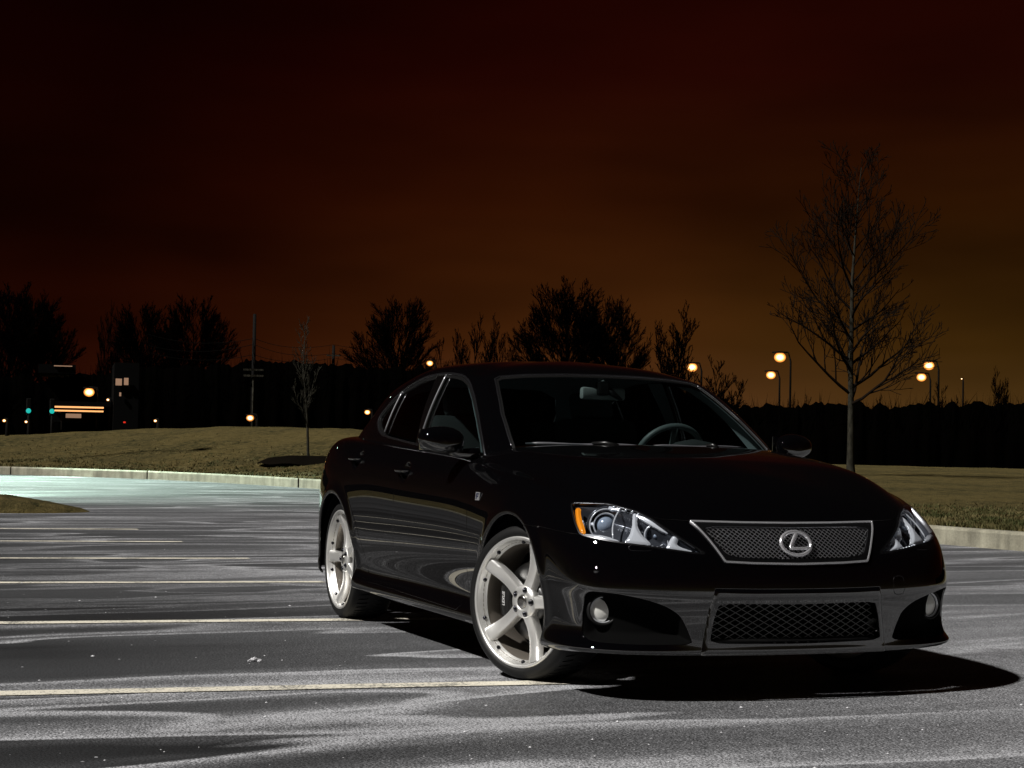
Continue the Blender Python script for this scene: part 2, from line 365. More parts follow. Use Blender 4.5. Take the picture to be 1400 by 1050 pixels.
LNS = glass_mat('clear_lamp_lens', (.93,.95,.97))
LMP = mat('lamp_reflector_chrome', (.90,.92,.98), .15, .45, coat=.8)
LMPD = mat('lamp_housing_grey', (.07,.075,.09), .22, .5, coat=.5)
BULB = mat('lamp_projector_glass', (.30,.36,.46), .12, .2, coat=1)
GFRM = mat('grille_frame_dark_chrome', (.085,.085,.09), .22, .95)
FOGM = mat('fog_lamp_glass', (.85,.85,.80), .25, .1, coat=1)
AMB = mat('amber_reflector', (.95,.30,.015), .22, coat=.6)
REDL = mat('red_lamp_lens', (.22,.01,.008), .1, coat=1)
LEA = mat('grey_leather', (.06,.07,.07), .6)
STW = mat('steering_wheel_leather', (.12,.145,.145), .45)
DASH = mat('dashboard_plastic', (.045,.05,.05), .5)
PIL = mat('pillar_trim_grey', (.26,.31,.32), .7)
MIRG = mat('mirror_glass', (.7,.74,.74), .03, 1)
GLOSSB = mat('gloss_black_panel', (.004,.004,.004), .04, coat=1)
# ---------------------------------------------------------------- the car
def build_car():
    car = empty('sports_sedan', (0,0,0), 'glossy black four-door sports sedan with silver five-spoke alloy wheels parked across the bay lines', 'car')
    FW, RW = (0.0,.328), (-2.73,.328)
    # ---- body surface with flared arches and door handle cups
    M = body_mesh(); V,N,T = M
    sidef = smooth((V[:,1]-.6)/.15)
    for c, amp in ((FW,.012),(RW,.012)):
        r = np.hypot(V[:,0]-c[0], V[:,2]-c[1]); V[:,1] += amp*np.exp(-((r-.388)/.028)**2)*sidef*smooth((V[:,2]-.2)/.1)
    HND = [(-1.575,.846),(-2.395,.893)]
    for hx, hz in HND:
        r = np.hypot((V[:,0]-hx)/1.15, V[:,2]-hz); V[:,1] -= .030*(1-smooth((r-.022)/.030))*sidef
    V,N,T = renorm((V,N,T)); N[np.abs(V[:,1])<1e-7,1] = 0
    M = (V,N,T)
    hood_full = M
    # ---- remove what lies under the cabin
    cab = [(-.47,-.1),(-.47,.20),(-.55,.50),(-.69,.66),(-.90,.69),(-1.6,.71),(-2.5,.69),(-2.9,.655),(-3.14,.56),(-3.21,.3),(-3.22,-.1)]
    _, M = cut(M, where(M[0][:,2]>.85, sdf(cab, XY(M[0]))))
    # ---- wheel arches
    for c in (FW,RW):
        f = np.hypot(M[0][:,0]-c[0], M[0][:,2]-c[1])-.372
        _, M = cut(M, where(M[0][:,1]>.5, f))
    # ---- headlamps
    lampP = [(.404,.814,.765),(.525,.698,.766),(.61,.613,.741),(.660,.568,.714),(.735,.485,.648),(.803,.392,.579),(.790,.440,.580),(.74,.611,.603),(.66,.745,.620),(.564,.838,.640),(.50,.835,.69)]
    lamp = chaikin([((y-x)*.70711, z) for x,y,z in lampP], 2, .12)
    front = lambda M: (M[0][:,0]>.25)&(M[0][:,2]>.5)&(M[0][:,1]>.25)
    LENS, M = cut(M, where(front(M), sdf(lamp, DZ(M[0]))))
    # ---- fog lamp pockets
    pocket = chaikin([(.150,.434),(.02,.430),(-.085,.410),(-.165,.382),(-.215,.345),(-.240,.29),(-.262,.222),(-.10,.220),(.165,.228),(.172,.33)], 2, .2)
    lowf = lambda M: (M[0][:,0]>.4)&(M[0][:,2]<.5)
    POCK, M = cut(M, where(lowf(M)&(M[0][:,1]>.3), sdf(pocket, DZ(M[0]))))
    # ---- upper grille, lower intake
    gout = [(-.417,.701),(-.2,.697),(0,.6955),(.2,.697),(.417,.701),(.372,.632),(.322,.547),(.2,.541),(0,.5375),(-.2,.541),(-.322,.547),(-.372,.632)]
    gin = chaikin([(-.388,.687),(0,.682),(.388,.687),(.348,.625),(.305,.563),(0,.554),(-.305,.563),(-.348,.625)], 2, .18)
    GR, M = cut(M, where((M[0][:,0]>.5)&(M[0][:,2]>.45), sdf(gout, YZ(M[0]))))
    GI, GF = cut(GR, sdf(gin, YZ(GR[0])))
    lin = chaikin([(-.352,.392),(0,.386),(.352,.392),(.372,.33),(.388,.232),(0,.226),(-.388,.232),(-.372,.33)], 2, .12)
    LI, M = cut(M, where(lowf(M), sdf(lin, YZ(M[0]))))
    lsur = [(-.372,.447),(-.2,.444),(0,.443),(.2,.444),(.372,.447),(.392,.36),(.424,.15),(-.424,.15),(-.392,.36)]
    LS, M = cut(M, where(lowf(M), sdf(lsur, YZ(M[0]))-.0012))
    LS = cut(LS, sdf(lsur, YZ(LS[0]))+.0012)[0]
    # ---- bonnet
    bon = [(.722,0),(.722,.12),(.716,.25),(.700,.40),(.672,.53),(.655,.572),(.612,.612),(.550,.672),(.474,.697),(.325,.731),(.092,.763),(-.289,.782),(-.50,.787),(-.56,.75),(-.60,.70),(-.9,.66),(-.9,-.05),(.722,-.05)]
    g = .0034
    fb = lambda M: where((M[0][:,0]>-.95)&(M[0][:,2]>.62), sdf(bon, XY(M[0])))
    HOOD, M = cut(M, fb(M)+g); _, M = cut(M, fb(M)-g)
    # ---- front bumper
    def fbump(M):
        V = M[0]; s = np.interp(V[:,0], [.1,.2,.32,.56,.585,.60], [.662,.661,.658,.640,.66,1.2])
        return np.maximum(V[:,2]-s, .1-V[:,0])
    BUMP, M = cut(M, fbump(M)+g); _, M = cut(M, fbump(M)-g)
    # ---- doors
    fd = [(-.632,1.2),(-.636,.90),(-.600,.78),(-.566,.60),(-.60,.42),(-.640,.27),(-.69,.232),(-1.655,.246),(-1.672,.30),(-1.690,.436),(-1.688,.72),(-1.70,.95),(-1.70,1.2)]
    rd = [(-1.70,1.2),(-1.70,.95),(-1.688,.72),(-1.690,.436),(-1.672,.30),(-1.655,.246),(-2.10,.252),(-2.17,.30),(-2.215,.40),(-2.30,.54),(-2.42,.66),(-2.54,.76),(-2.585,.86),(-2.57,.97),(-2.56,1.2)]
    sideM = lambda M: (M[0][:,1]>.55)
    fdf = lambda M: where(sideM(M), sdf(fd, XZ(M[0])))
    rdf = lambda M: where(sideM(M), sdf(rd, XZ(M[0])))
    FD, M = cut(M, fdf(M)+g); _, M = cut(M, fdf(M)-g*.8)
    RD, M = cut(M, rdf(M)+g); _, M = cut(M, rdf(M)-g*.8)
    FEND, M = cut(M, np.maximum(-.60-M[0][:,0], .258-M[0][:,2])+0*M[0][:,0])
    # ---- tail lamps, boot lid
    tl = [(-3.30,.925),(-3.95,.94),(-3.95,.75),(-3.45,.735),(-3.36,.80)]
    TL, M = cut(M, where(M[0][:,1]>.3, sdf(tl, XZ(M[0]))))
    bl = [(-3.05,.60),(-3.30,.64),(-3.45,.60),(-3.64,.50),(-3.9,.46),(-3.9,-.05),(-3.05,-.05)]
    blf = lambda M: where((M[0][:,2]>.74)&(M[0][:,0]<-3), sdf(bl, XY(M[0])))
    BL, M = cut(M, blf(M)+g); _, M = cut(M, blf(M)-g)

    shell('body', M, PAINT, car)
    hood = shell('bonnet', HOOD, PAINT, car)
    shell('boot_lid', BL, PAINT, car)
    bump = shell('front_bumper', BUMP, PAINT, car)
    lse = -sdf(lsur, YZ(LS[0])); ls = shell('lower_grille_surround', renorm(inset(LS, -.009*smooth(lse/.012))), PAINT, bump, 0, .012, .002)
    for s in (-1,1):
        shell('fender', FEND, PAINT, car, s)
        shell('tail_lamp', TL, REDL, car, s)
    doors = {}
    for s in (-1,1):
        doors[s,0] = shell('door', FD, PAINT, car, s); doors[s,1] = shell('door', RD, PAINT, car, s)
        for k,(hx,hz) in enumerate(HND):
            mb = MB(); xs = np.linspace(-.088,.088,15)
            y0 = (.868 if k==0 else .872)
            pts = [(hx-.015+x, s*(y0+.022-.026*(abs(x)/.088)**6), hz+.004) for x in xs]
            mb.tube(pts, [.0115*(1-.35*(abs(x)/.088)**4) for x in xs], 10)
            mb.build('door_handle', PAINT, doors[s,k])
    # arch liners, underbody
    for s in (-1,1):
        for c in (FW,RW):
            mb = MB(); n = 28; prof = []
            for i in range(n+1):
                a = math.pi*(-.05+1.10*i/n)
                prof.append((c[0]+.376*math.cos(a), c[1]+.376*math.sin(a)))
            V = [(x, s*y, z) for y in (.868,.50) for x,z in prof]
            F = [(i,i+1,n+2+i,n+1+i) for i in range(n)]
            b = len(V); V.append((c[0],s*.50,c[1])); F += [(n+1+i,n+2+i,b) for i in range(n)]
            mb.add(V,F); mb.build('arch_liner', DARK, car)
    mb = MB()
    mb.box((-1.5,0,.235),(4.3,.98,.02)); mb.box((-1.37,0,.225),(1.94,1.70,.02)); mb.box((.48,0,.20),(.42,1.2,.02)); mb.box((-3.35,0,.28),(.5,1.2,.02))
    mb.box((.46,0,.44),(.02,1.1,.46)); mb.build('underbody', DARK, car)

    # ---- grille
    gr = shell('grille', inset(GF,-.004), GFRM, car, 0, .03, .004)
    e1 = cut(GR, -(sdf(gout, YZ(GR[0]))+.0032))[0]
    shell('grille_trim', inset(e1,-.0075), CHR, gr, 0, .012, .002)
    shell('grille_backing', inset(GI,.05), DARK, gr, 0, 0)
    def lift(M, Q, proj=YZ):
        P = proj(M[0]); T = M[2]; a = P[T[:,0]]; e1 = P[T[:,1]]-a; e2 = P[T[:,2]]-a
        det = e1[:,0]*e2[:,1]-e1[:,1]*e2[:,0]; det = np.where(abs(det)<1e-14,1e-14,det); out = []
        for q in Q:
            w = np.array([abs(q[0]),q[1]])-a; u = (w[:,0]*e2[:,1]-w[:,1]*e2[:,0])/det; v = (e1[:,0]*w[:,1]-e1[:,1]*w[:,0])/det
            m = np.minimum(np.minimum(u,v),1-u-v); k = m.argmax()
            p = M[0][T[k,0]]+u[k]*(M[0][T[k,1]]-M[0][T[k,0]])+v[k]*(M[0][T[k,2]]-M[0][T[k,0]])
            out.append((p[0], q[0], q[1]))
        return np.array(out)
    def lattice(name, M, poly, cw, ch, r, mt, parent, depth, step=.02):
        mb = MB(); y0,y1 = poly[:,0].min(), poly[:,0].max(); z0,z1 = poly[:,1].min(), poly[:,1].max(); k = ch/cw
        span = (z1-z0)/k
        for sgn in (1,-1):
            y = y0-span
            while y < y1+span:
                t = np.linspace(0,1,int(span/step)+12)
                q = np.stack([y+t*span if sgn>0 else y+span-t*span, z0+t*(z1-z0)],1)
                ins = sdf(poly,q) < .001; i = 0
                while i < len(q):
                    if ins[i]:
                        j = i
                        while j+1 < len(q) and ins[j+1]: j += 1
                        if j > i:
                            p = lift(M, q[i:j+1]); p[:,0] -= depth+sgn*r*.4; mb.tube(p, r, 4, False)
                        i = j+1
                    else: i += 1
                y += cw
        mb.build(name, mt, parent)
    lattice('grille_mesh', GI, gin, .0215, .0165, .0017, SAT, gr, .010)
    shell('intake_backing', inset(LI,.07), DARK, ls, 0, 0)
    lattice('intake_mesh', LI, lin, .050, .0265, .0016, MESHM, ls, .030)
    mb = MB(); p = lift(LI, [(y,.240) for y in np.linspace(-.37,.37,21)]); p[:,0] -= .018; mb.tube(p, .008, 6)
    mb.build('intake_sill', TRIM, ls)
    # emblem: ring with an angled stroke
    em = MB(); ez = .6195; ex = lift(GR, [(0,ez)])[0][0]+.012
    nrm = np.array([.92,0,.39]); nrm /= np.linalg.norm(nrm); upv = np.array([-nrm[2],0,nrm[0]]); rt = np.array([0,1.,0])   # rt = picture right
    E = lambda a,b,d=0: np.array([ex,0,ez])+rt*a+upv*b+nrm*d
    t = np.linspace(0,2*math.pi,49)[:-1]; A,Bb = .0665,.0495
    V = []; F = []
    prof = [(-.0075,-.004),(-.0075,.001),(-.004,.005),(0,.0062),(.004,.005),(.0075,.001),(.0075,-.004)]
    for th in t:
        for w,d in prof: V.append(E((A+w)*math.cos(th),(Bb+w)*math.sin(th),d))
    k = len(prof); n = len(t)
    for i in range(n):
        for j in range(k-1): F.append((i*k+j,((i+1)%n)*k+j,((i+1)%n)*k+j+1,i*k+j+1))
    em.add(V,F)
    def ribbon(pts, w, th=.005):
        pts = np.array(pts); V=[]; F=[]
        d = np.gradient(pts,axis=0); d /= np.linalg.norm(d,axis=1,keepdims=True); nn = np.stack([-d[:,1],d[:,0]],1)
        for i,(p,q) in enumerate(zip(pts,nn)):
            ww = w[i] if not np.isscalar(w) else w
            for s_,dd in ((-1,-.003),(-1,th*.5),(-.55,th),(.55,th),(1,th*.5),(1,-.003)): c = p+q*ww*s_; V.append(E(c[0],c[1],dd))
        for i in range(len(pts)-1):
            for j in range(5): F.append((i*6+j,i*6+j+1,(i+1)*6+j+1,(i+1)*6+j))
        F += [(0,1,2,3,4,5)[::-1], tuple(range((len(pts)-1)*6,len(pts)*6))]
        em.add(V,F)
    ribbon([(.012,.045),(.002,.030),(-.010,.012),(-.022,-.006),(-.028,-.016),(-.0295,-.0205)], [.009,.0088,.008,.007,.006,.0055])
    ribbon([(-.0325,-.0195),(-.015,-.0215),(.01,-.0215),(.04,-.0205),(.0615,-.0195)], [.006,.0058,.0056,.0054,.0050])
    em.build('front_emblem', CHR, gr)

    # ---- headlamps
    for s in (-1,1):
        hl = shell('headlight', inset(cut(LENS, -(sdf(lamp, DZ(LENS[0]))+.0035))[0],-.0010), GFRM, car, s, .02, .002)
        shell('lens', inset(LENS,-.0005), LNS, hl, s, 0)
        dd = -sdf(lamp, DZ(LENS[0])); bk = renorm(inset(LENS, .012+.060*smooth(dd/.022)))
        shell('housing', bk, LMPD, hl, s, 0)
        def disc_axis(c, r, ax, name, mt, prof, n=36):
            mb = MB(); c = (c[0], s*c[1], c[2]); ax = (ax[0], s*ax[1], ax[2]); mb.lathe(c, ax, [(a*r,b*r) for a,b in prof], n); return mb.build(name, mt, hl)
        ax = (.93,.30,.05)
        c = (.508,.695,.676)
        disc_axis(c, .050, ax, 'projector_ring', LMP, [(1.0,-.1),(1.02,.12),(.96,.16),(.90,.10),(.86,-.1)])
        disc_axis(c, .066, ax, 'projector_bezel', LMP, [(1.0,-.1),(1.02,.14),(.97,.20),(.93,.12),(.92,-.1)])
        disc_axis(c, .038, ax, 'projector_lens', BULB, [(.001,.55),(.25,.52),(.5,.42),(.75,.22),(.92,-.05),(1.0,-.4)])
        disc_axis((.492,.690,.676), .060, ax, 'projector_shroud', LMPD, [(1.05,-.25),(1.05,.30),(1.12,.42),(1.22,.38),(1.24,.1),(1.24,-.4)])
        disc_axis((.655,.545,.642), .042, ax, 'high_beam_bowl', LMP, [(.22,-.75),(.5,-.6),(.8,-.25),(1.0,.25),(1.1,.28),(1.12,0)])
        disc_axis((.655,.545,.640), .011, ax, 'high_beam_bulb', BULB, [(.001,1.0),(.5,.9),(.8,.5),(.9,-.3),(.9,-1.6)], 16)
        disc_axis((.703,.480,.622), .030, ax, 'marker_bowl', LMP, [(.2,-.6),(.6,-.4),(1.0,.2),(1.12,.2),(1.12,-.1)])
        # chrome fins between the bowls, following the lens surface from behind
        for (a0,z0),(a1,z1),w,dp in (((.050,.752),(.040,.630),.0035,.026),):
            mb = MB(); q = []; 
            for u in np.linspace(0,1,9):
                bow = .012*math.sin(math.pi*u); q.append((a0+(a1-a0)*u+bow, z0+(z1-z0)*u))
            P_ = lift2(LENS, q, DZ)
            if len(P_) > 2:
                P_[:,0] -= dp; P_[:,1] *= s
                mb.tube(P_, w*np.array([.5]+[1]*(len(P_)-2)+[.5]), 8); mb.build('chrome_fin', LMP, hl)
        for zz, n_, a0, a1 in ((.758,7,.10,-.06),(.598,8,-.08,-.2)):      # faceted chrome border strips along the top and bottom edges
            mb = MB()
            q = [(a, np.interp(a, [-.27,-.2,-.09,0,.12,.2], ([.585,.588,.606,.618,.632,.645] if zz<.7 else [.59,.64,.70,.733,.755,.755]))) for a in np.linspace(a0,a1,n_)]
            P_ = lift2(LENS, q, DZ)
            for i in range(len(P_)-1):
                m = (P_[i]+P_[i+1])/2; m[0] -= .014; m[1] *= s; mb.ball(m, (.007,.006,.004), 8, 5)
            mb.build('chrome_border', LMP, hl)
        for nm, pol, mt, dp in (('amber_reflector', [(.262,.748),(.238,.750),(.225,.72),(.170,.650),(.200,.648),(.235,.70)], AMB, .006),
                ('chrome_sweep', [(.012,.742),(-.006,.740),(-.022,.69),(-.050,.655),(-.105,.612),(.010,.620),(-.008,.655),(-.004,.70)], LMP, .010),
                ('chrome_sweep', [(-.165,.660),(-.185,.645),(-.180,.615),(-.262,.586),(-.150,.594),(-.155,.63)], LMP, .009),
                ('chrome_sweep', [(.20,.652),(.10,.650),(.02,.628),(.06,.620),(.19,.636)], LMP, .010),
                ('chrome_sweep', [(.12,.764),(.02,.762),(-.08,.712),(-.15,.668),(-.14,.662),(-.07,.698),(.02,.745),(.12,.752)], LMP, .008)):
            if s > 0 and mt is AMB: continue
            pc = cut(LENS, sdf(chaikin(pol,2,.2), DZ(LENS[0])))[0]
            dd2 = -sdf(chaikin(pol,2,.2), DZ(pc[0])); shell(nm, renorm(inset(pc, dp+.004-.006*smooth(dd2/.008))), mt, hl, s, .012)

    # ---- fog lamp pockets
    for s in (-1,1):
        dd = -sdf(pocket, DZ(POCK[0])); depth = .004+.052*smooth(dd/.05)
        fcen = np.array([.600,.752,.349])
        pk = renorm(inset(POCK, depth)); pk = shell('fog_lamp_recess', pk, DARK, bump, s, 0)
        rim_ = cut(POCK, -(dd*0+sdf(pocket,DZ(POCK[0]))+.004))[0]
        shell('recess_edge', rim_, PAINT, pk, s, .03, .003)
        mb = MB(); mb.lathe((.612,s*.750,.350),(1,s*.22,.04),[(.066,-.06),(.064,.012),(.060,.020),(.053,.020),(.050,.006),(.049,-.01)],32); fg = mb.build('fog_lamp', PLAS, bump)
        mb = MB(); mb.lathe((.612,s*.750,.350),(1,s*.22,.04),[(.001,.016),(.016,.0155),(.034,.011),(.046,.003),(.049,-.004)],28); mb.build('fog_lens', FOGM, fg)
        mb = MB(); mb.lathe((.612,s*.750,.350),(1,s*.22,.04),[(.0515,.006),(.0515,.013),(.0475,.013),(.0475,.004)],32); mb.build('fog_lens_rim', LMP, fg)
        mb = MB(); mb.tube([(.585,s*.690,.300),(.640,s*.650,.295),(.66,s*.60,.30)],[.03,.018,.006],8); mb.build('pocket_bracket', PLAS, fg)
    # parking sensors, washer covers, tow cover: thin ringed discs on the bumper skin
    def on_surf(px, s):   # nearest vertex of the front skin
        k = ((BUMP[0]-np.array(px))**2).sum(1).argmin(); p = BUMP[0][k].copy(); n = BUMP[1][k].copy(); p[1]*=s; n[1]*=s; return p,n
    for (c, r, nm, s) in (((.655,.795,.505),.011,'parking_sensor',-1),((.655,.795,.505),.011,'parking_sensor',1)):
        p,n = on_surf(c,s); mb = MB(); mb.lathe(p, n, [(r*1.2,-.001),(r*1.15,.0008),(r*.95,-.0004),(r*.85,.0008),(.001,.0009)],24); mb.build(nm, PAINT, bump)
    for s, c, a, b in ((-1,(.70,.63,.585),.045,.013),(1,(.70,.63,.585),.045,.013),(1,(.79,.47,.445),.030,.038)):
        p,n = on_surf(c,s); u = np.cross([0,0,1],n); u/=np.linalg.norm(u); w = np.cross(n,u); mb = MB()
        ring = [p+u*a*math.copysign(abs(math.cos(t_))**.6,math.cos(t_))+w*b*math.copysign(abs(math.sin(t_))**.6,math.sin(t_)) for t_ in np.linspace(0,2*math.pi,33)]
        ring = [q_-n*((((q_-p)@u)/a)**2*a*a*1.1) for q_ in ring]
        mb.tube(ring, .0008, 5, False); mb.build('washer_cover' if b<.02 else 'tow_eye_cover', GFRM, bump)
    # fender badge with letter F
    for s in (-1,1):
        bd = MB(); k = ((FEND[0]-np.array([-.445,.88,.76]))**2).sum(1).argmin(); y0 = FEND[0][k][1]+.002
        def quad(pts, mb, y, th=.003):
            V_ = [(x, s*(y+d_), z) for d_ in (0,th) for x,z in pts]; n_ = len(pts)
            mb.add(V_, [tuple(range(n_)),tuple(range(n_,2*n_))]+[(i,(i+1)%n_,n_+(i+1)%n_,n_+i) for i in range(n_)], False)
        X = lambda u,v: (-.445+(u*.042+v*.008)*1.0, .758+v*.030)
        quad([X(-.6,-.6),X(.6,-.6),X(.6,.6),X(-.6,.6)], bd, y0); o = bd.build('fender_badge', CHR, car)
        f_ = MB(); m_ = 1
        sx = 1 if s<0 else -1
        for u0,u1,v0,v1 in ((-.35,-.15,-.45,.45),(-.15,.40,.27,.45),(-.15,.25,-.08,.10)):
            u0,u1 = (u0*sx,u1*sx) if sx>0 else (u1*sx,u0*sx)
            quad([X(u0,v0),X(u1,v0),X(u1,v1),X(u0,v1)], f_, y0+.003, .0015)
        f_.build('letter_f', BADGE, o)

    # ---- greenhouse
    V,N,T = top_mesh(); V,N,T = renorm((V,N,T)); N[np.abs(V[:,1])<1e-7,1] = 0
    G = (V,N,T)
    ws = [(-.1,1.344),(.20,1.342),(.40,1.334),(.52,1.322),(.553,1.308),(.585,1.245),(.632,1.136),(.660,1.03),(.672,.97),(.68,.80),(-.1,.80)]
    fx = lambda M: M[0][:,0]>-1.42
    WS, G = cut(G, where(fx(G), sdf(ws, YZ(G[0]))))
    rg = [(-.1,1.335),(.30,1.325),(.44,1.28),(.52,1.18),(.56,1.06),(.58,.8),(-.1,.8)]
    RG, G = cut(G, where((G[0][:,0]<-2.45)&(G[0][:,1]<.57), sdf(rg, YZ(G[0]))))
    dlo = chaikin([(-.728,.918),(-.80,1.00),(-.951,1.118),(-1.10,1.215),(-1.263,1.294),(-1.413,1.332),(-1.60,1.348),(-1.80,1.350),(-2.05,1.338),(-2.327,1.283),(-2.48,1.225),(-2.60,1.145),(-2.60,1.10),(-2.50,1.05),(-2.365,1.020),(-1.666,.974),(-1.2,.945)], 1, .2)
    sd = lambda M: (M[0][:,1]>.5)
    DL, G = cut(G, where(sd(G), sdf(dlo, XZ(G[0]))))
    def shrink(p, d):   # polygon inset via normals
        p = np.array(p); q = np.roll(p,-1,0)-np.roll(p,1,0); n = np.stack([q[:,1],-q[:,0]],1); n /= np.linalg.norm(n,axis=1,keepdims=True)
        if sdf(p, p+n*1e-3).mean() > 0: n = -n
        return p+n*d
    # three side glasses inside the opening
    bp0 = [(-1.655,1.36),(-1.664,1.20),(-1.672,1.073),(-1.684,.93)]; bp1 = [(-1.832,1.37),(-1.80,1.20),(-1.762,1.046),(-1.742,.93)]; qd = [(-2.352,1.32),(-2.356,1.18),(-2.356,1.034),(-2.356,.98)]
    GF1 = [(-.5,.8),(-.5,1.4)]+bp0
    a_, rest = cut(DL, sdf(GF1[:2]+bp0+[(-1.684,.8)], XZ(DL[0])))
    pilr, rest = cut(rest, sdf(bp0+[(-1.684,.8),(-1.742,.8)]+bp1[::-1], XZ(rest[0])))
    b_, c_ = cut(rest, sdf(bp1+[(-1.742,.8),(-2.356,.8)]+qd[::-1], XZ(rest[0])))
    frame_in = lambda M,d: cut(M, sdf(dlo, XZ(M[0]))+d)
    TM = renorm(top_mesh()); TM[1][np.abs(TM[0][:,1])<1e-7,1] = 0
    st_ = cut(TM, np.maximum(np.maximum(TM[0][:,2]-1.325, .90-TM[0][:,2]), .5-TM[0][:,1]))[0]
    xe = np.interp(st_[0][:,2], [.9,1.0,1.118,1.215,1.294,1.33], [-.72,-.80,-.951,-1.10,-1.263,-1.41])
    st_ = cut(st_, (xe-.105)-st_[0][:,0])[0]
    xe = np.interp(st_[0][:,2], [.9,1.0,1.118,1.215,1.294,1.33], [-.72,-.80,-.951,-1.10,-1.263,-1.41])
    st_ = cut(st_, st_[0][:,0]-(xe+.05))[0]
    st_ = renorm(inset(st_, .030))
    roofin = renorm(inset(G,.022))
    body = [o for o in car.children if o.name.startswith('body')][0]
    # sunroof
    sr = chaikin([(-1.50,-.1),(-1.50,.38),(-1.98,.40),(-1.98,-.1)],1,.12)
    SRf = lambda M: where(M[0][:,2]>1.3, sdf(sr, XY(M[0])))
    SR, G = cut(G, SRf(G)+.003); _, G = cut(G, SRf(G)-.003)
    roof = shell('roof', G, PAINT, car, 0, .012)
    shell('sunroof', SR, PAINT, roof, 0, .012)
    for s in (-1,1): shell('pillar_trim', (st_[0],-st_[1],st_[2][:,::-1]), PIL, roof, s, 0)
    shell('headliner', (roofin[0],-roofin[1],roofin[2][:,::-1]), PIL, roof, 0, 0)
    wsc = shell('windscreen', inset(WS,.004), WSG, car, 0, 0)
    e = sdf(ws, YZ(WS[0])); edge = cut(WS, -(e+.012))[0]; shell('windscreen_seal', inset(edge,.001), TRIM, wsc, 0, .004)
    e = cut(edge, -(sdf(ws, YZ(edge[0]))+.0030))[0]; e = cut(e, e[0][:,2]*0+(.99-e[0][:,2]))[0]
    shell('windscreen_moulding', inset(e,-.003), DCH, wsc, 0, .006)
    shell('rear_window', inset(RG,.003), GLS, car, 0, 0)
    for s in (-1,1):
        for k, P_ in enumerate((a_, b_, c_)):
            par = doors[s,0] if k==0 else doors[s,1]
            gin_, gfr = frame_in(biggest(P_), .020); gin_ = biggest(gin_); gfr = biggest(gfr)
            w = shell('side_window' if k<2 else 'quarter_window', inset(gin_,.010), GLS, par, s, 0)
            shell('window_frame', inset(gfr,.003), TRIM, w, s, .02, .002)
        pl = shell('door_pillar', inset(pilr,.004), GLOSSB, doors[s,1], s, .01)
        shell('pillar_inner', (inset(pilr,.03)[0],-pilr[1],pilr[2][:,::-1]), PIL, pl, s, 0)
        # bright mouldings: round the opening, and the upright sash edges
        band = cut(DL, -(sdf(dlo, XZ(DL[0]))+.0060))[0]
        shell('window_moulding', inset(band,-.004), DCH, doors[s,0], s, .01, .0025)
        for pth, w_, P0 in ((bp0,.0065,pilr),(qd,.0055,b_)):
            mb = MB(); q = [(p[0],z) for z in np.linspace(.97,1.34,16) for p in [(np.interp(z, [t_[1] for t_ in pth[::-1]], [t_[0] for t_ in pth[::-1]]),)]]
            P_ = lift2(DL, q, XZ, .0)
            if len(P_)>2:
                P_[:,1] = (P_[:,1]+.001)*s; mb.tube(P_, w_, 8); mb.build('sash_moulding', SAT, doors[s,1])
    # ---- door mirrors
    for s in (-1,1):
        mb = MB(); n, m = 28, 18; V_ = []; F_ = []
        for i in range(m+1):
            u = i/m; th = math.pi*u
            for k in range(n):
                ph = 2*math.pi*k/n
                ex_ = .72
                cx_ = -math.cos(th); ry = math.sin(th)**.62
                cy_ = ry*math.copysign(abs(math.cos(ph))**.8, math.cos(ph)); cz_ = ry*math.copysign(abs(math.sin(ph))**.8, math.sin(ph))
                # cx: along the car, cy: outward, cz: up
                taper = 1-.20*max(0,cy_); X_ = cx_*(.062 if cx_>0 else .045)
                V_.append((-.835+X_-.020*cy_-.01*cz_, s*(.932+cy_*.106), 1.006+cz_*.063*taper+.004*cy_))
        for i in range(m):
            for k in range(n): F_.append((i*n+k, i*n+(k+1)%n, (i+1)*n+(k+1)%n, (i+1)*n+k) if s>0 else ((i+1)*n+k,(i+1)*n+(k+1)%n,i*n+(k+1)%n,i*n+k))
        mb.add(V_,F_); mr = mb.build('door_mirror', PAINT, doors[s,0])
        mb = MB(); mb.tube([(-.845,s*.88,.955),(-.825,s*.85,.945),(-.80,s*.80,.943),(-.79,s*.76,.945)],[.020,.020,.026,.03],12); mb.build('mirror_arm', PAINT, mr)
        mb = MB(); mb.box((-.883,s*.930,1.006),(.004,.185,.098),bev=.0018); mb.build('mirror_glass', MIRG, mr)
    # ---- wipers
    for (p0,p1,piv) in (((-.640,-.60),(-.475,-.08),(-.42,-.22)),((-.60,-.02),(-.50,.50),(-.44,.30))):
        mb = MB(); y = np.linspace(p0[1],p1[1],12); xw = [float(np.interp(abs(v),[0,.28,.54,.66],[-.44,-.46,-.53,-.62]))-.025-.02*abs(v) for v in y]
        pts = [(x, v, .996+.002*math.sin(i)) for i,(x,v) in enumerate(zip(xw,y))]
        mb.tube(pts, [.004]+[.0075]*10+[.004], 6); w = mb.build('wiper', WIP, car)
        mb = MB(); mid = pts[6]; mb.tube([(mid[0],mid[1],mid[2]+.008),((mid[0]+piv[0])/2+.01,(mid[1]+piv[1])/2,1.005),(piv[0],piv[1],.99)],[.006,.010,.012],8); mb.build('wiper_arm', TRIM, w)
    # ---- cabin
    mb = MB(); mb.box((-.86,0,.90),(.46,1.30,.14),bev=.05); mb.tube([(-.82,.22,.935),(-.84,.30,.965),(-.85,.38,.975),(-.84,.46,.965),(-.82,.54,.935)],[.04,.055,.06,.055,.04],10); mb.build('dashboard', DASH, car)
    mb = MB(); c = np.array([-1.13,.385,.93]); ax = np.array([-.90,0,.43]); ax/=np.linalg.norm(ax); u = np.array([0,1.,0]); w = np.cross(ax,u)
    mb.tube([c+.185*(math.cos(t_)*u+math.sin(t_)*w) for t_ in np.linspace(0,2*math.pi,41)], .0155, 10, False)
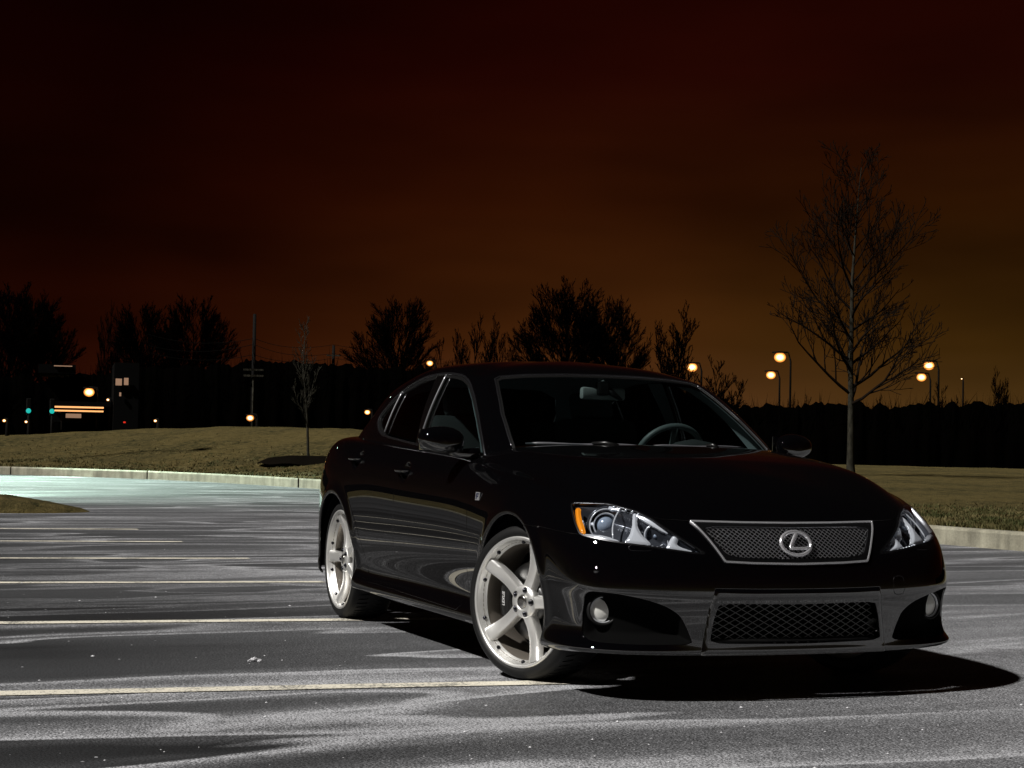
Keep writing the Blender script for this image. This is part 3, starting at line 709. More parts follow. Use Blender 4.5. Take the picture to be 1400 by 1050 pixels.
    for a in (0,math.pi,-math.pi/2): mb.tube([c, c+.18*(math.cos(a)*u+math.sin(a)*w)], .016, 8)
    mb.ball(c,(.04,.075,.07)); mb.build('steering_wheel', STW, car)
    for s in (-1,1):
        mb = MB(); X0=-1.62; y=s*.37
        mb.box((X0+.05,y,.56),(.52,.50,.14),bev=.05); st = mb.build('front_seat', LEA, car, 40)
        mb = MB(); Mx = xf((math.cos(.32),0,math.sin(.32)),(0,1,0),(-math.sin(.32),0,math.cos(.32))); mb.box((X0-.32,y,.85),(.13,.48,.60),Mx,.06); mb.build('backrest', LEA, st, 40)
        mb = MB(); mb.box((X0-.46,y,1.205),(.09,.25,.16),Mx,.04); mb.build('headrest', LEA, st, 40)
        mb = MB(); mb.box((X0-1.00-.06,y,1.06),(.09,.24,.13),Mx,.04); mb.build('rear_headrest', LEA, car, 40)
    mb = MB(); mb.box((-2.40,0,.60),(.5,1.26,.18),bev=.05); mb.box((-2.66,0,.84),(.14,1.24,.50),Mx,.05); mb.build('rear_seat', LEA, car, 40)
    mb = MB(); mb.box((-2.98,0,.99),(.40,1.2,.02),bev=.005); mb.box((-1.7,0,.30),(2.2,1.5,.02)); mb.box((-.62,0,.6),(.02,1.4,.5)); mb.build('cabin_floor', DARK, car)
    mb = MB(); mb.box((-1.13,.014,1.250),(.035,.27,.062),xf((.97,.22,0),(-.22,.97,0),(0,0,1)),.014); mb.tube([(-1.12,.01,1.275),(-1.10,0,1.31),(-1.14,0,1.33)],.012,8); rv = mb.build('interior_mirror', PIL2, car, 40)
    mb = MB(); mb.box((-1.102,.0,1.275),(.05,.06,.07),bev=.01); mb.tube([(-1.10,.03,1.27),(-1.09,.10,1.22)],[.02,.008],8); mb.build('mirror_stem', TRIM, rv)

    # ---- wheels
    def wheel(x, s, steer, phase):
        st = R_(steer)
        f = np.array([math.cos(st), math.sin(st), 0]); o = np.array([math.sin(st), -math.cos(st), 0])*(1 if s<0 else -1)
        c = np.array([x, s*.855, .328])
        up = np.array([0,0,1.])
        wh = empty('wheel', tuple(c)); wh.parent = car
        tyre = MB(); tyre.lathe(c, o, [(.262,-.215),(.285,-.232),(.312,-.228),(.324,-.205),(.3275,-.16),(.328,-.11),(.3275,-.06),(.325,-.022),(.318,.000),(.305,.010),(.292,.013),(.282,.011),(.276,.004),(.268,-.004)], 72)
        # grooves between tread blocks
        tr = tyre
        for k in range(64):
            a = 2*math.pi*k/64; d = np.array(f)*math.cos(a)+up*math.sin(a); tg = -np.array(f)*math.sin(a)+up*math.cos(a)
            for w0,w1,sk in ((-.030,-.085,.010),(-.120,-.185,-.010)):
                p0 = c+d*.3265+o*w0; p1 = c+d*.3268+o*w1+tg*sk
                tr.tube([p0,(p0+p1)/2+d*.0016,p1], .0034, 4)
        tr.build('tyre', RUB, wh)
        rim = MB()
        rim.lathe(c, o, [(.262,-.21),(.250,-.19),(.246,-.10),(.247,-.035),(.252,-.020),(.259,-.012),(.2615,-.002),(.2640,.006),(.2700,.0095),(.2750,.008),(.2765,.001),(.272,-.012)], 72)
        rm = rim.build('rim', RIMD, wh)
        lip = MB(); lip.lathe(c, o, [(.2445,-.034),(.2495,-.024),(.2575,-.012),(.2612,.001),(.2640,.0085),(.2700,.012),(.2758,.0105),(.2775,.002)], 96); lip.build('rim_lip', RIM, rm)
        hub = MB(); hub.lathe(c, o, [(.060,-.075),(.068,-.045),(.072,-.030),(.068,-.019),(.048,-.013),(.030,-.012),(.0285,-.018)], 48); hub.build('hub_face', RIM, rm)
        cap = MB(); cap.lathe(c, o, [(.0275,-.014),(.0275,-.0095),(.024,-.007),(.012,-.0062),(.001,-.006)], 32); cap.build('centre_cap', CHR2, rm)
        for k in range(5):
            a = phase+2*math.pi*k/5; d = f*math.cos(a)+up*math.sin(a); tg = -f*math.sin(a)+up*math.cos(a)
            sp = MB(); n = 15; V_ = []; F_ = []
            for i in range(n):
                u = i/(n-1); r = .040+u*.2165; w = .0195+.0145*u**1.4+.012*(1-u)**4
                if u > .93: w *= 1
                zf = -.019-.016*math.sin(math.pi*min(1,u*1.05))**1.0+.012*u**3     # face height: dished in the middle, rising to the lip
                dep = .040-.012*u
                bow = .010*math.sin(math.pi*u)
                for yy, zz in ((-1.06,-dep),(-1.0,-.010),(-.86,-.0015),(-.5,.0008),(0,.0016),(.5,.0008),(.86,-.0015),(1.0,-.010),(1.06,-dep)):
                    V_.append(c+d*r+tg*(w*yy+bow*0)+o*(zf+zz+.004))
            K = 9
            for i in range(n-1):
                for j in range(K-1): F_.append((i*K+j,i*K+j+1,(i+1)*K+j+1,(i+1)*K+j))
                F_.append((i*K+K-1,i*K,(i+1)*K,(i+1)*K+K-1))
            F_ += [tuple(range(K)), tuple(range((n-1)*K,n*K))]
            sp.add(V_,F_); so = sp.build('spoke', RIM, rm); so.data.set_sharp_from_angle(angle=R_(50))
            nt = MB(); pc = c+d*.0505+o*(-.0155)
            nt.lathe(pc, o, [(.0145,-.01),(.0145,.0022),(.0125,.003),(.0115,-.006)], 16); nt.lathe(pc, o, [(.0098,-.005),(.0098,.006),(.007,.010),(.001,.0115)], 6); nt.build('wheel_nut', LUG, rm)
            for da in (.30,-.30):
                d2 = f*math.cos(a+da)+up*math.sin(a+da); bt = MB(); pc = c+d2*.2515+o*(-.016)
                bt.lathe(pc, o*.8-d2*.6, [(.0085,-.006),(.0085,.002),(.006,.005),(.001,.0055)], 10); bt.build('rim_bolt', LUG, rm)
        dk = MB(); dk.lathe(c, o, [(.085,-.085),(.090,-.080),(.168,-.080),(.170,-.085),(.170,-.105),(.165,-.108)], 64); dk.lathe(c, o, [(.001,-.055),(.075,-.055),(.088,-.065),(.088,-.085)], 40)
        dk.build('brake_disc', DISC, wh)
        cl = MB(); aa = [math.pi+.50-.1*i for i in range(11)]; V_=[];F_=[]
        for a in aa:
            d = f*math.cos(a)+up*math.sin(a)
            for r,h in ((.125,-.098),(.125,-.058),(.138,-.052),(.178,-.052),(.190,-.060),(.192,-.11)): V_.append(c+d*r+o*h)
        for i in range(len(aa)-1):
            for j in range(5): F_.append((i*6+j,i*6+j+1,(i+1)*6+j+1,(i+1)*6+j))
        F_ += [tuple(range(6)), tuple(range(60,66))]
        cl.add(V_,F_); co = cl.build('brake_caliper', CALI, wh)
        if s < 0:   # caliper lettering
            cu = bpy.data.curves.new('t','FONT'); cu.body = 'LEXUS'; cu.size = .021; cu.extrude = .0005; cu.align_x='CENTER'; cu.align_y='CENTER'; cu.shear = .25
            ot = bpy.data.objects.new('t', cu); me = bpy.data.meshes.new_from_object(ot); V_ = np.zeros(len(me.vertices)*3); me.vertices.foreach_get('co', V_); V_=V_.reshape(-1,3)
            F_ = [tuple(p.vertices) for p in me.polygons]; a = math.pi; d = f*math.cos(a)+up*math.sin(a)
            tx, ty = -up, f      # reads top-down rotated along the caliper
            tx, ty = up, -f
            W_ = [c+d*.158+tx*v[0]+ty*v[1]+o*(-.0515+v[2]) for v in V_]
            bpy.data.objects.remove(ot); bpy.data.curves.remove(cu); bpy.data.meshes.remove(me)
            mesh_from('caliper_lettering', np.array(W_), F_, WHT, co, smooth=False)
    wheel(0,-1,21.5,0.02); wheel(0,1,21.5,.4); wheel(-2.73,-1,0,.62); wheel(-2.73,1,0,.3)
    return car
def lift2(M, Q, proj, off=0.):
    P = proj(M[0]); T = M[2]; a = P[T[:,0]]; e1 = P[T[:,1]]-a; e2 = P[T[:,2]]-a
    det = e1[:,0]*e2[:,1]-e1[:,1]*e2[:,0]; det = np.where(abs(det)<1e-14,1e-14,det); out = []
    for q in Q:
        w = np.array(q)-a; u = (w[:,0]*e2[:,1]-w[:,1]*e2[:,0])/det; v = (e1[:,0]*w[:,1]-e1[:,1]*w[:,0])/det
        m = np.minimum(np.minimum(u,v),1-u-v); k = m.argmax()
        if m[k] < -.6: continue
        uu, vv = np.clip(u[k],0,1), np.clip(v[k],0,1)
        out.append(M[0][T[k,0]]+uu*(M[0][T[k,1]]-M[0][T[k,0]])+vv*(M[0][T[k,2]]-M[0][T[k,0]])+M[1][T[k,0]]*off)
    return np.array(out).reshape(-1,3)
WIP = mat('wiper_grey_rubber', (.09,.09,.10), .4)
DCH = mat('dark_chrome_moulding', (.13,.13,.14), .25, .95)
MESHM = mat('intake_mesh_metal', (.30,.30,.30), .35, .8)
BADGE = mat('badge_dark_blue', (.01,.015,.05), .3)
PIL2 = mat('interior_mirror_shell', (.35,.39,.38), .35)
CHR2 = mat('brushed_cap', (.5,.49,.47), .22, 1)
# ---------------------------------------------------------------- the place
CAM = (7.18317,-3.70343,.99588,2.77068,.03235,.01924,2500.33)
EXPO = 0
SUN_E = 4.4
rnd = random.Random(7)
C0 = np.array(CAM[:3])
def hor(px): return 594.7+px*.0192            # the level horizon, used while surveying distances
def az(px):
    return CAM[3]-math.atan((px-700)/CAM[6])
def at(px, D, z=0.):
    a = az(px); return np.array([C0[0]+D*math.cos(a), C0[1]+D*math.sin(a), z])
def hgt(px, py, D): return C0[2]+(hor(px)-py)/CAM[6]*D
KERB_PX = [(-2500,75),(-700,62),(-300,52),(0,45),(88,45.6),(215,44.5),(330,40.4),(445,36.4),(700,29.5),(900,25.5),(1100,22.4),(1260,20.1),(1400,19.1),(1700,17.8),(2200,17.5),(5200,24)]
ka = np.array([az(p) for p,_ in KERB_PX][::-1]); kd = np.array([d for _,d in KERB_PX][::-1])
_fa = np.linspace(ka[0]-.3, ka[-1]+.3, 3000); _fd = np.interp(_fa, ka, kd)
for _ in range(3): _fd = np.convolve(np.pad(_fd, 60, mode='edge'), np.ones(121)/121, 'valid')
def kerbD(a):
    a = np.asarray(a,float)
    lo = kd[0]; hi = kd[-1]
    d = np.interp(a, _fa, _fd)
    d = np.where(a>ka[-1], hi+18*np.minimum((a-ka[-1])/.8,2.0), d)
    return d
rngn = np.random.RandomState(3)
def vnoise(X, Y, s, seed=0):
    x = X/s; y = Y/s; xi = np.floor(x).astype(int); yi = np.floor(y).astype(int); fx = x-xi; fy = y-yi
    fx = fx*fx*(3-2*fx); fy = fy*fy*(3-2*fy)
    h = lambda i,j: np.modf(np.abs(np.sin(i*127.1+j*311.7+seed*74.7)*43758.5453))[0]
    return (h(xi,yi)*(1-fx)+h(xi+1,yi)*fx)*(1-fy)+(h(xi,yi+1)*(1-fx)+h(xi+1,yi+1)*fx)*fy
KH = .19
CREST = [(-700,1.1),(-200,.95),(0,.87),(100,1.02),(200,1.15),(300,1.32),(480,1.32),(600,1.0),(750,.6),(1000,.30),(1400,.26),(2200,.26),(6000,.26)]
def terr(a, w):
    """height of the lawn, w metres beyond the kerb at azimuth a"""
    px = 700+np.tan(np.clip(CAM[3]-a,-1.2,1.2))*CAM[6]
    zc = np.interp(px, [p for p,_ in CREST], [z for _,z in CREST])
    t = np.clip((w-1.5)/17,0,1); t = t*t*(3-2*t)
    D = kerbD(a)+w; X = C0[0]+D*np.cos(a); Y = C0[1]+D*np.sin(a)
    bump = (vnoise(X,Y,2.2)-.5)*.10+(vnoise(X,Y,.7,1)-.5)*.05+(vnoise(X,Y,6.,2)-.5)*.16
    return KH-.015+(zc-KH)*t+bump*np.clip(w/1.5,0.03,1)*(.35+.65*np.clip(zc-.2,0,1))

# --- materials of the place
def asphalt():
    m = mat('asphalt', (.04,.04,.042), .8); k = NT(m)
    ang = R_(-5.1)
    cs = k.coord((1,1,1), (0,0,ang))                     # y now runs along the bay lines
    # streaks of dried road salt, drawn out along the bays
    st = k.n('ShaderNodeMapping'); st.inputs['Scale'].default_value = (1.0,.20,1); k.l(cs, st)
    n1 = k.noise(st, 1.0, 2.2, .42, .6); r1 = k.ramp(n1, [(.485,0),(.503,1.0),(.520,.60),(.555,.22),(.62,.05),(.8,0)])
    st2 = k.n('ShaderNodeMapping'); st2.inputs['Scale'].default_value = (1.0,.20,1); st2.inputs['Location'].default_value = (3.3,7.1,0); k.l(cs, st2)
    n2 = k.noise(st2, .9, 2.4, .45, .7); r2 = k.ramp(n2, [(.50,0),(.555,.16),(.578,.8),(.588,1),(.60,.06),(.75,0)])
    n3 = k.noise(cs, .35, 3, .5); r3 = k.ramp(n3, [(.38,.1),(.60,.9)])
    # brighter foreground: stronger light there painted in as extra salt tone
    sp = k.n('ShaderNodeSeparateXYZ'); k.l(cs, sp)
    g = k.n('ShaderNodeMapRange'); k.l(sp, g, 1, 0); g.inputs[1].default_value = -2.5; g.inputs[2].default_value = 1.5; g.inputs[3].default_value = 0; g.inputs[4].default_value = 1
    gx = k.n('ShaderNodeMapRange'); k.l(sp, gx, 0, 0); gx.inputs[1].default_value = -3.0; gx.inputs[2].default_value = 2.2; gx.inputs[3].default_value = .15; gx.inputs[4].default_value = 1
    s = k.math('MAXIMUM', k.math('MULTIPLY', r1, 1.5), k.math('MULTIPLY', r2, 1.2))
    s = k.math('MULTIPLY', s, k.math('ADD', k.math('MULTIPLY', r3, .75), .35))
    fore_light = k.math('MULTIPLY', g, gx)
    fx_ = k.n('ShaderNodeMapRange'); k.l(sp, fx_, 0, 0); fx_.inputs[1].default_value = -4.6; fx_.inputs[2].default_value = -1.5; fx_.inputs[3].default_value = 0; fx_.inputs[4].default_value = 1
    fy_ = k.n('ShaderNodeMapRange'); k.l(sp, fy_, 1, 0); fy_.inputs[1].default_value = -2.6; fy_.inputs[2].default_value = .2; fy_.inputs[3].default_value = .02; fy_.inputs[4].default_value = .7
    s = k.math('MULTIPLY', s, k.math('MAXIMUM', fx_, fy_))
    s = k.math('ADD', k.math('MULTIPLY', s, k.math('SUBTRACT', 1., k.math('MULTIPLY', fore_light, .75))), k.math('MULTIPLY', fore_light, .66))
    # tyre tracks through the residue in the bright foreground
    tr = k.n('ShaderNodeMapping'); tr.inputs['Rotation'].default_value = (0,0,R_(7)); tr.inputs['Scale'].default_value = (1,.06,1); k.l(cs, tr)
    n4 = k.noise(tr, 1.7, 1, .3); r4 = k.ramp(n4, [(.52,0),(.56,1),(.62,1),(.66,0)])
    s = k.math('ADD', s, k.math('MULTIPLY', k.math('MULTIPLY', r4, fore_light), .16))
    # aggregate
    f1 = k.noise(cs, 120, 2, .7); rf = k.ramp(f1, [(.38,.10),(.50,.8),(.64,2.3)])
    f2 = k.n('ShaderNodeTexVoronoi'); k.l(cs, f2); f2.inputs['Scale'].default_value = 70
    rv = k.ramp(f2, [(.05,1.5),(.25,1.0),(.7,.55)])
    f3 = k.noise(cs, 14, 4, .6); r5 = k.ramp(f3, [(.3,.7),(.7,1.25)])
    sc = k.math('MULTIPLY', s, k.math('MULTIPLY', rf, k.math('MULTIPLY', r5, rv)))
    base = k.mix(rf, (.005,.0055,.006), (.036,.037,.040))
    shade_n = k.noise(st, .5, 3, .5, .8); shade_r = k.ramp(shade_n, [(.42,.55),(.6,1.25)])  # noise-shaped dark bands paint shadow into the asphalt colour
    base2 = k.mix(1., base, shade_r, 'MULTIPLY')
    # white crumbs of salt
    vc = k.n('ShaderNodeTexVoronoi'); k.l(cs, vc); vc.inputs['Scale'].default_value = 9
    rc = k.ramp(vc, [(.0,1),(.045,1),(.06,0)])
    cl = k.noise(cs, 3.0, 2, .5); rcl = k.ramp(cl, [(.50,0),(.60,1)])
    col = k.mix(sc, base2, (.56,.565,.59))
    col = k.mix(k.math('MULTIPLY', rc, rcl), col, (.62,.62,.64))
    k.out(col, 'Base Color')
    ro = k.ramp(shade_n, [(.36,.45),(.5,.75),(.7,.9)]); k.out(ro, 'Roughness')
    k.bump(k.math('ADD', f1, k.math('MULTIPLY', f2, .5)), .55, .006)
    return m
def lawn():
    m = mat('winter_lawn', (.09,.08,.03), .95, spec=.15); k = NT(m); c = k.coord()
    a = k.noise(c, .45, 4, .6); b = k.noise(c, 5, 5, .7); d = k.noise(c, 38, 3, .8)
    c1 = k.mix(k.ramp(a,[(.44,0),(.56,1)]), (.026,.025,.006), (.098,.074,.022))
    c2 = k.mix(k.ramp(b,[(.35,0),(.65,1)]), c1, (.150,.115,.042))
    c3 = k.mix(k.ramp(b,[(.30,1),(.42,0)]), c2, (.015,.021,.005))
    c4 = k.mix(1., c3, k.ramp(d,[(.3,.45),(.7,1.45)]), 'MULTIPLY')
    k.out(c4,'Base Color'); k.bump(k.math('ADD', d, k.math('MULTIPLY', b, 2.)), .9, .07); return m
def concrete():
    m = mat('kerb_concrete', (.30,.29,.25), .85); k = NT(m); c = k.coord(); a = k.noise(c, 3, 5, .6); b = k.noise(c, 60, 3, .7)
    v = k.n('ShaderNodeMapping'); v.inputs['Scale'].default_value=(1,1,.1); k.l(c,v); st = k.noise(v, 7, 3, .5)
    c1 = k.mix(k.ramp(a,[(.35,0),(.65,1)]), (.24,.225,.165), (.38,.36,.27)); c2 = k.mix(1., c1, k.ramp(b,[(.3,.75),(.7,1.15)]), 'MULTIPLY')
    c3 = k.mix(1., c2, k.ramp(st,[(.35,.72),(.6,1.08)]), 'MULTIPLY'); k.out(c3,'Base Color'); k.bump(b,.4,.004); return m
def linepaint():
    m = mat('bay_line_paint', (.7,.68,.6), .7); k = NT(m); c = k.coord(); b = k.noise(c, 70, 3, .8); a = k.noise(c, 4, 4, .6)
    c1 = k.mix(k.ramp(k.math('ADD', b, k.math('MULTIPLY', a, .6)),[(.66,0),(.80,1)]), (.16,.155,.14), (.80,.75,.62)); k.out(c1,'Base Color'); return m
def bark(name, col, col2):
    m = mat(name, col, .9, spec=.1); k = NT(m); c = k.coord((1,1,.3)); a = k.noise(c, 14, 4, .6)
    k.out(k.mix(k.ramp(a,[(.35,0),(.65,1)]), col, col2),'Base Color'); return m
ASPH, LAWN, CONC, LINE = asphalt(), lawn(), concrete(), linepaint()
BARK = bark('young_tree_bark', (.012,.011,.008), (.04,.037,.027)); TWIG = mat('twigs', (.008,.0055,.004), .95, spec=.02)
BARKD = mat('far_bark', (.0015,.001,.0008), 1, spec=0); MULCH = mat('mulch', (.005,.004,.003), 1, spec=0)
STEEL = mat('lamp_post_steel', (.004,.0035,.003), .8, 0, spec=.1)

# --- ground sheet, asphalt, lawn, kerb, lines
mesh_from('ground', [(-1500,-1500,-.12),(1500,-1500,-.12),(1500,1500,-.12),(-1500,1500,-.12)], [(0,1,2,3)], LAWN)['kind'] = 'structure'
A0, A1 = az(5200), az(-700)+1.1
aa = np.linspace(A0, A1, 700)
kd_ = kerbD(aa)
V = [(C0[0],C0[1],0)]
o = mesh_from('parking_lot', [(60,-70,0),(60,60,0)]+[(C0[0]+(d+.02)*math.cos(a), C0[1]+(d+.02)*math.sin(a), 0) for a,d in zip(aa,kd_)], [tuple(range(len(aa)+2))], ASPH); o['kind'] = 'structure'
ws_ = np.concatenate([[.02,.15],np.linspace(.4,6,24),np.linspace(6.4,22,56),np.linspace(23,60,24),np.array([75,100,140,200,300,500])])
a2 = np.concatenate([np.linspace(A0,az(1450),150,endpoint=False), np.linspace(az(1450),az(-60),620,endpoint=False), np.linspace(az(-60),A1,140)])
AA, WW = np.meshgrid(a2, ws_); DD = kerbD(AA)+.15+WW; ZZ = terr(AA, WW)
P_ = np.stack([C0[0]+DD*np.cos(AA), C0[1]+DD*np.sin(AA), ZZ], -1); nv, nu = P_.shape[:2]; idx = np.arange(nv*nu).reshape(nv,nu)
F_ = np.stack([idx[:-1,:-1],idx[1:,:-1],idx[1:,1:],idx[:-1,1:]],-1).reshape(-1,4)
mesh_from('lawn', P_.reshape(-1,3), F_, LAWN)['kind'] = 'structure'
# kerb stones, each about three metres long with a joint between
kb = MB(); a = A0
def kp(a, w, z): d = float(kerbD(a))+w; return (C0[0]+d*math.cos(a), C0[1]+d*math.sin(a), z)
while a < A1:
    L = 3.05/float(kerbD(a)); slope = 1.0
    L = min(L, .12); n = 10; g = .014/float(kerbD(a))
    lo_px = 88 if False else 0
    V_ = []
    for i in range(n+1):
        t = a+g+(L-2*g)*i/n
        V_ += [kp(t,.0,-.02), kp(t,.0,KH-.03), kp(t,.022,KH-.006), kp(t,.045,KH), kp(t,.17,KH+.002), kp(t,.175,-.02)]
    F_ = [(i*6+j,i*6+j+1,(i+1)*6+j+1,(i+1)*6+j) for i in range(n) for j in range(5)]+[(0,1,2,3,4,5),tuple(range(n*6+5,n*6-1,-1))]
    kb.add(V_,F_,False); a += L
o = kb.build('kerb', CONC); o['kind'] = 'structure'
kj = MB()  # dark joint filler behind the gaps
V_ = []
for t in np.linspace(A0,A1,2400): V_ += [kp(t,.035,-.02), kp(t,.035,KH-.05), kp(t,.07,KH-.016), kp(t,.16,KH-.016)]
kj.add(V_, [(i*4+j,i*4+j+1,(i+1)*4+j+1,(i+1)*4+j) for i in range(2399) for j in range(3)]); o = kj.build('kerb_joints', MULCH); o['kind'] = 'structure'
LN = [(.175,-.62,.0816),(-2.525,2.0,.0865),(-5.205,-.26,.0930),(-7.70,-.21,.092),(-10.11,-.29,.093),(-12.42,-.31,.092)]
for i,(x0,ye,s) in enumerate(LN):
    w = .125; ys = np.linspace(-14, ye, 40); V_ = []
    for y in ys:
        j = (vnoise(np.array([y]),np.array([i*9.]),.4)[0]-.5)*.012
        V_ += [(x0+s*y-w/2+j, y, .004), (x0+s*y+w/2+j, y, .004)]
    o = mesh_from('bay_line', V_, [(2*k,2*k+2,2*k+3,2*k+1) for k in range(39)], LINE); o['kind'] = 'structure'

# grass island on the left, a low kerbed bed
def island():
    V_=[];F_=[]; n=48; cx,cy=-17.6,-2.55; a_,b_=1.2,2.45; rr = [(1.0,0,.0),(1.0,.13,0),(.90,.14,0),(.86,.15,1),(.6,.24,1),(.3,.30,1),(0.02,.32,1)]
    er = MB(); gr = MB()
    P = lambda r,z,t: (cx+a_*r*math.copysign(abs(math.cos(t))**.7,math.cos(t))+.09*b_*math.sin(t)*r, cy+b_*r*math.copysign(abs(math.sin(t))**.7,math.sin(t)), z)
    ring = lambda r,z: [P(r,z,2*math.pi*k/n) for k in range(n)]
    def strip(mb, rs):
        V=[];F=[]
        for r,z in rs: V += ring(r,z)
        for i in range(len(rs)-1):
            for k in range(n): F.append((i*n+k,i*n+(k+1)%n,(i+1)*n+(k+1)%n,(i+1)*n+k))
        mb.add(V,F)
    strip(gr, [(1.0,-.01),(.96,.03),(.8,.11),(.6,.19),(.3,.24),(.02,.25)])
    o = gr.build('grass_island', LAWN); o['kind'] = 'structure'
island()
# grass blades along the right kerb and the bank: ground cover, one object
def tufts():
    n = 26000; r = np.random.RandomState(5)
    px = np.concatenate([r.uniform(1130,1440,int(n*.55)), r.uniform(-80,520,n-int(n*.55))]); a = np.array([az(p) for p in px])
    w = np.concatenate([np.abs(r.normal(0,3.2,int(n*.55)))+.19, np.abs(r.normal(0,4.5,n-int(n*.55)))+.19])
    D = kerbD(a)+.15+w; z = terr(a,w)
    X = C0[0]+D*np.cos(a); Y = C0[1]+D*np.sin(a); keep = vnoise(X,Y,.5,9)+r.uniform(-.25,.25,n) > .38
    h = r.uniform(.02,.055,n)*(1+.4*(w<.6)); th = r.uniform(0,2*math.pi,n); wd = r.uniform(.006,.014,n)*np.where(px<600,2.0,1); lx = r.normal(0,.03,n); ly = r.normal(0,.03,n)
    A = np.stack([X-np.cos(th)*wd,Y-np.sin(th)*wd,z-.01],1); B = np.stack([X+np.cos(th)*wd,Y+np.sin(th)*wd,z-.01],1); Cc = np.stack([X+lx,Y+ly,z+h],1)
    V = np.stack([A,B,Cc],1)[keep].reshape(-1,3); F = np.arange(len(V)).reshape(-1,3)
    o = mesh_from('grass_blades', V, F, BLADE, smooth=False); o['kind'] = 'stuff'; tag(o, 'short dry grass blades standing along the kerb and on the bank', 'grass')
BLADE = mat('grass_blade', (.13,.115,.045), .8, spec=.2); k = NT(BLADE); c = k.coord(); k.out(k.mix(k.ramp(k.noise(c,2.5,3,.6),[(.4,0),(.6,1)]), (.035,.042,.010), (.13,.105,.042)), 'Base Color')
tufts()
# crumbs of salt and grit on the asphalt, and one larger lump
def crumbs():
    r = np.random.RandomState(11); mb = MB()
    base = [(1,0,0),(-1,0,0),(0,1,0),(0,-1,0),(0,0,1),(0,0,-.4)]; F = [(0,2,4),(2,1,4),(1,3,4),(3,0,4),(2,0,5),(1,2,5),(3,1,5),(0,3,5)]
    for i in range(900):
        if r.rand()<.55: x = r.uniform(.2,2.6); y = r.uniform(-3.3,2.4)
        else: x = r.uniform(-9,1.5); y = r.uniform(-4,1)-.02*x
        if -4<x<.85 and -.95<y<1.7: continue
        if r.rand() > .25+1.4*max(0,vnoise(np.array([x]),np.array([y]),.6,4)[0]-.35): continue
        s = r.gamma(1.6,.0013)+.0010
        mb.add([(x+s*b[0]*r.uniform(.7,1.6), y+s*b[1]*r.uniform(.7,1.6), s*.4+s*b[2]*.7) for b in base], F, False)
    o = mb.build('salt_crumbs', SALT); tag(o, 'white crumbs of road salt scattered on the asphalt', 'salt', kind='stuff')
SALT = mat('road_salt', (.62,.62,.64), .8)
crumbs()
mb = MB(); b0 = 0
for c,r in (((-.851,-1.784,.012),(.012,.017,.010)),((-.842,-1.765,.006),(.008,.010,.007)),((-.856,-1.805,.006),(.007,.008,.006))): mb.ball(c,r,9,6)
o = mesh_from('salt_lump', [(x+rnd.uniform(-.003,.003),y+rnd.uniform(-.003,.003),max(0.0,z+rnd.uniform(-.003,.002))) for x,y,z in mb.v], mb.f, SALT, smooth=False)
tag(o, 'largest white lump of salt lying between two bay lines left of the front wheel', 'salt lump')

# --- bare trees
def tree_mesh(seed, H, first, spread, prof, nprim, levels, r0, asc=.75, cone=1.0, twist=0., min_r=.004, sparse=1.0, sides=3, multi=1, lo=.75, pr=.50, ss=.52, wob=.10):
    """returns (trunk MB, branches MB); prof(u) = limb length at height fraction u of the crown"""
    rn = random.Random(seed); tk = MB(); br = MB()
    def path(p, d, L, n, wob, up):
        pts = [np.array(p)]; d = np.array(d); d = d/np.linalg.norm(d)
        for i in range(n):
            d = d+np.array([rn.gauss(0,wob),rn.gauss(0,wob),rn.gauss(0,wob)+up]); d /= np.linalg.norm(d)
            pts.append(pts[-1]+d*L/n)
        return pts, d
    def branch(p, d, L, r, lev):
        n = 7 if lev==0 else (4 if lev==1 else 3)
        pts, dl = path(p, d, L, n, wob if lev<2 else wob*.8, .05 if lev<2 else .04)
        rr = [max(min_r, r*(1-.80*i/n)) for i in range(n+1)]
        br.tube(pts, rr, sides if lev<2 else 3, False)
        if lev >= levels: return
        cnt = max(2, int((L*[3.4,4.6,5.4,6][lev]+1.5)*sparse))
        for k in range(cnt):
            t = .18+.80*(k+rn.random()*.8)/cnt; t = min(t,.98); i = min(int(t*n), n-1); f = t*n-i
            q = pts[i]*(1-f)+pts[i+1]*f; dd = pts[i+1]-pts[i]; dd = dd/np.linalg.norm(dd)
            s = np.cross(dd, np.array([rn.gauss(0,1),rn.gauss(0,1),rn.gauss(0,1)])); s /= np.linalg.norm(s)
            nd = dd*(1.18-.6*ss)+s*ss+np.array([0,0,.20]); Lc = L*(.70-.42*t)*rn.uniform(.6,1.15)
            if Lc < .12: Lc = .12
            branch(q, nd, Lc, max(min_r, rr[i]*.55), lev+1)
    for mstem in range(multi):
        ta = 2*math.pi*mstem/max(1,multi-1); tilt = np.array([0,0,1.]) if mstem==0 else np.array([.24*math.cos(ta),.24*math.sin(ta),1.])
        n = 14; pts, _ = path((rn.gauss(0,.12)*(multi>1),rn.gauss(0,.12)*(multi>1),0), tilt, H*(1 if mstem==0 else rn.uniform(.75,.98)), n, .028, .02)
        rr = [max(min_r*1.5, r0*(1-(i/n))**.85) if i else r0*1.25 for i in range(n+1)]
        kf = max(2,int(n*first)+1)
        tk.tube(pts, rr, 8, False)
        for k in range(nprim):
            u = (k+rn.random())/nprim; t = first+(1-first)*u*.985; i = min(int(t*n), n-1); f = t*n-i
            q = pts[i]*(1-f)+pts[i+1]*f; a = k*2.4+rn.uniform(-.5,.5)
            up = asc*(.55+1.0*u); L = prof(u)*rn.uniform(lo,1.08)
            branch(q, (math.cos(a)*spread, math.sin(a)*spread, up), L, max(min_r, rr[i]*pr), 0)
    top = max(v[2] for v in br.v+tk.v); f_ = H/top
    for m_ in (tk,br): m_.v = [(x*f_,y*f_,z*f_) for x,y,z in m_.v]
    return tk, br
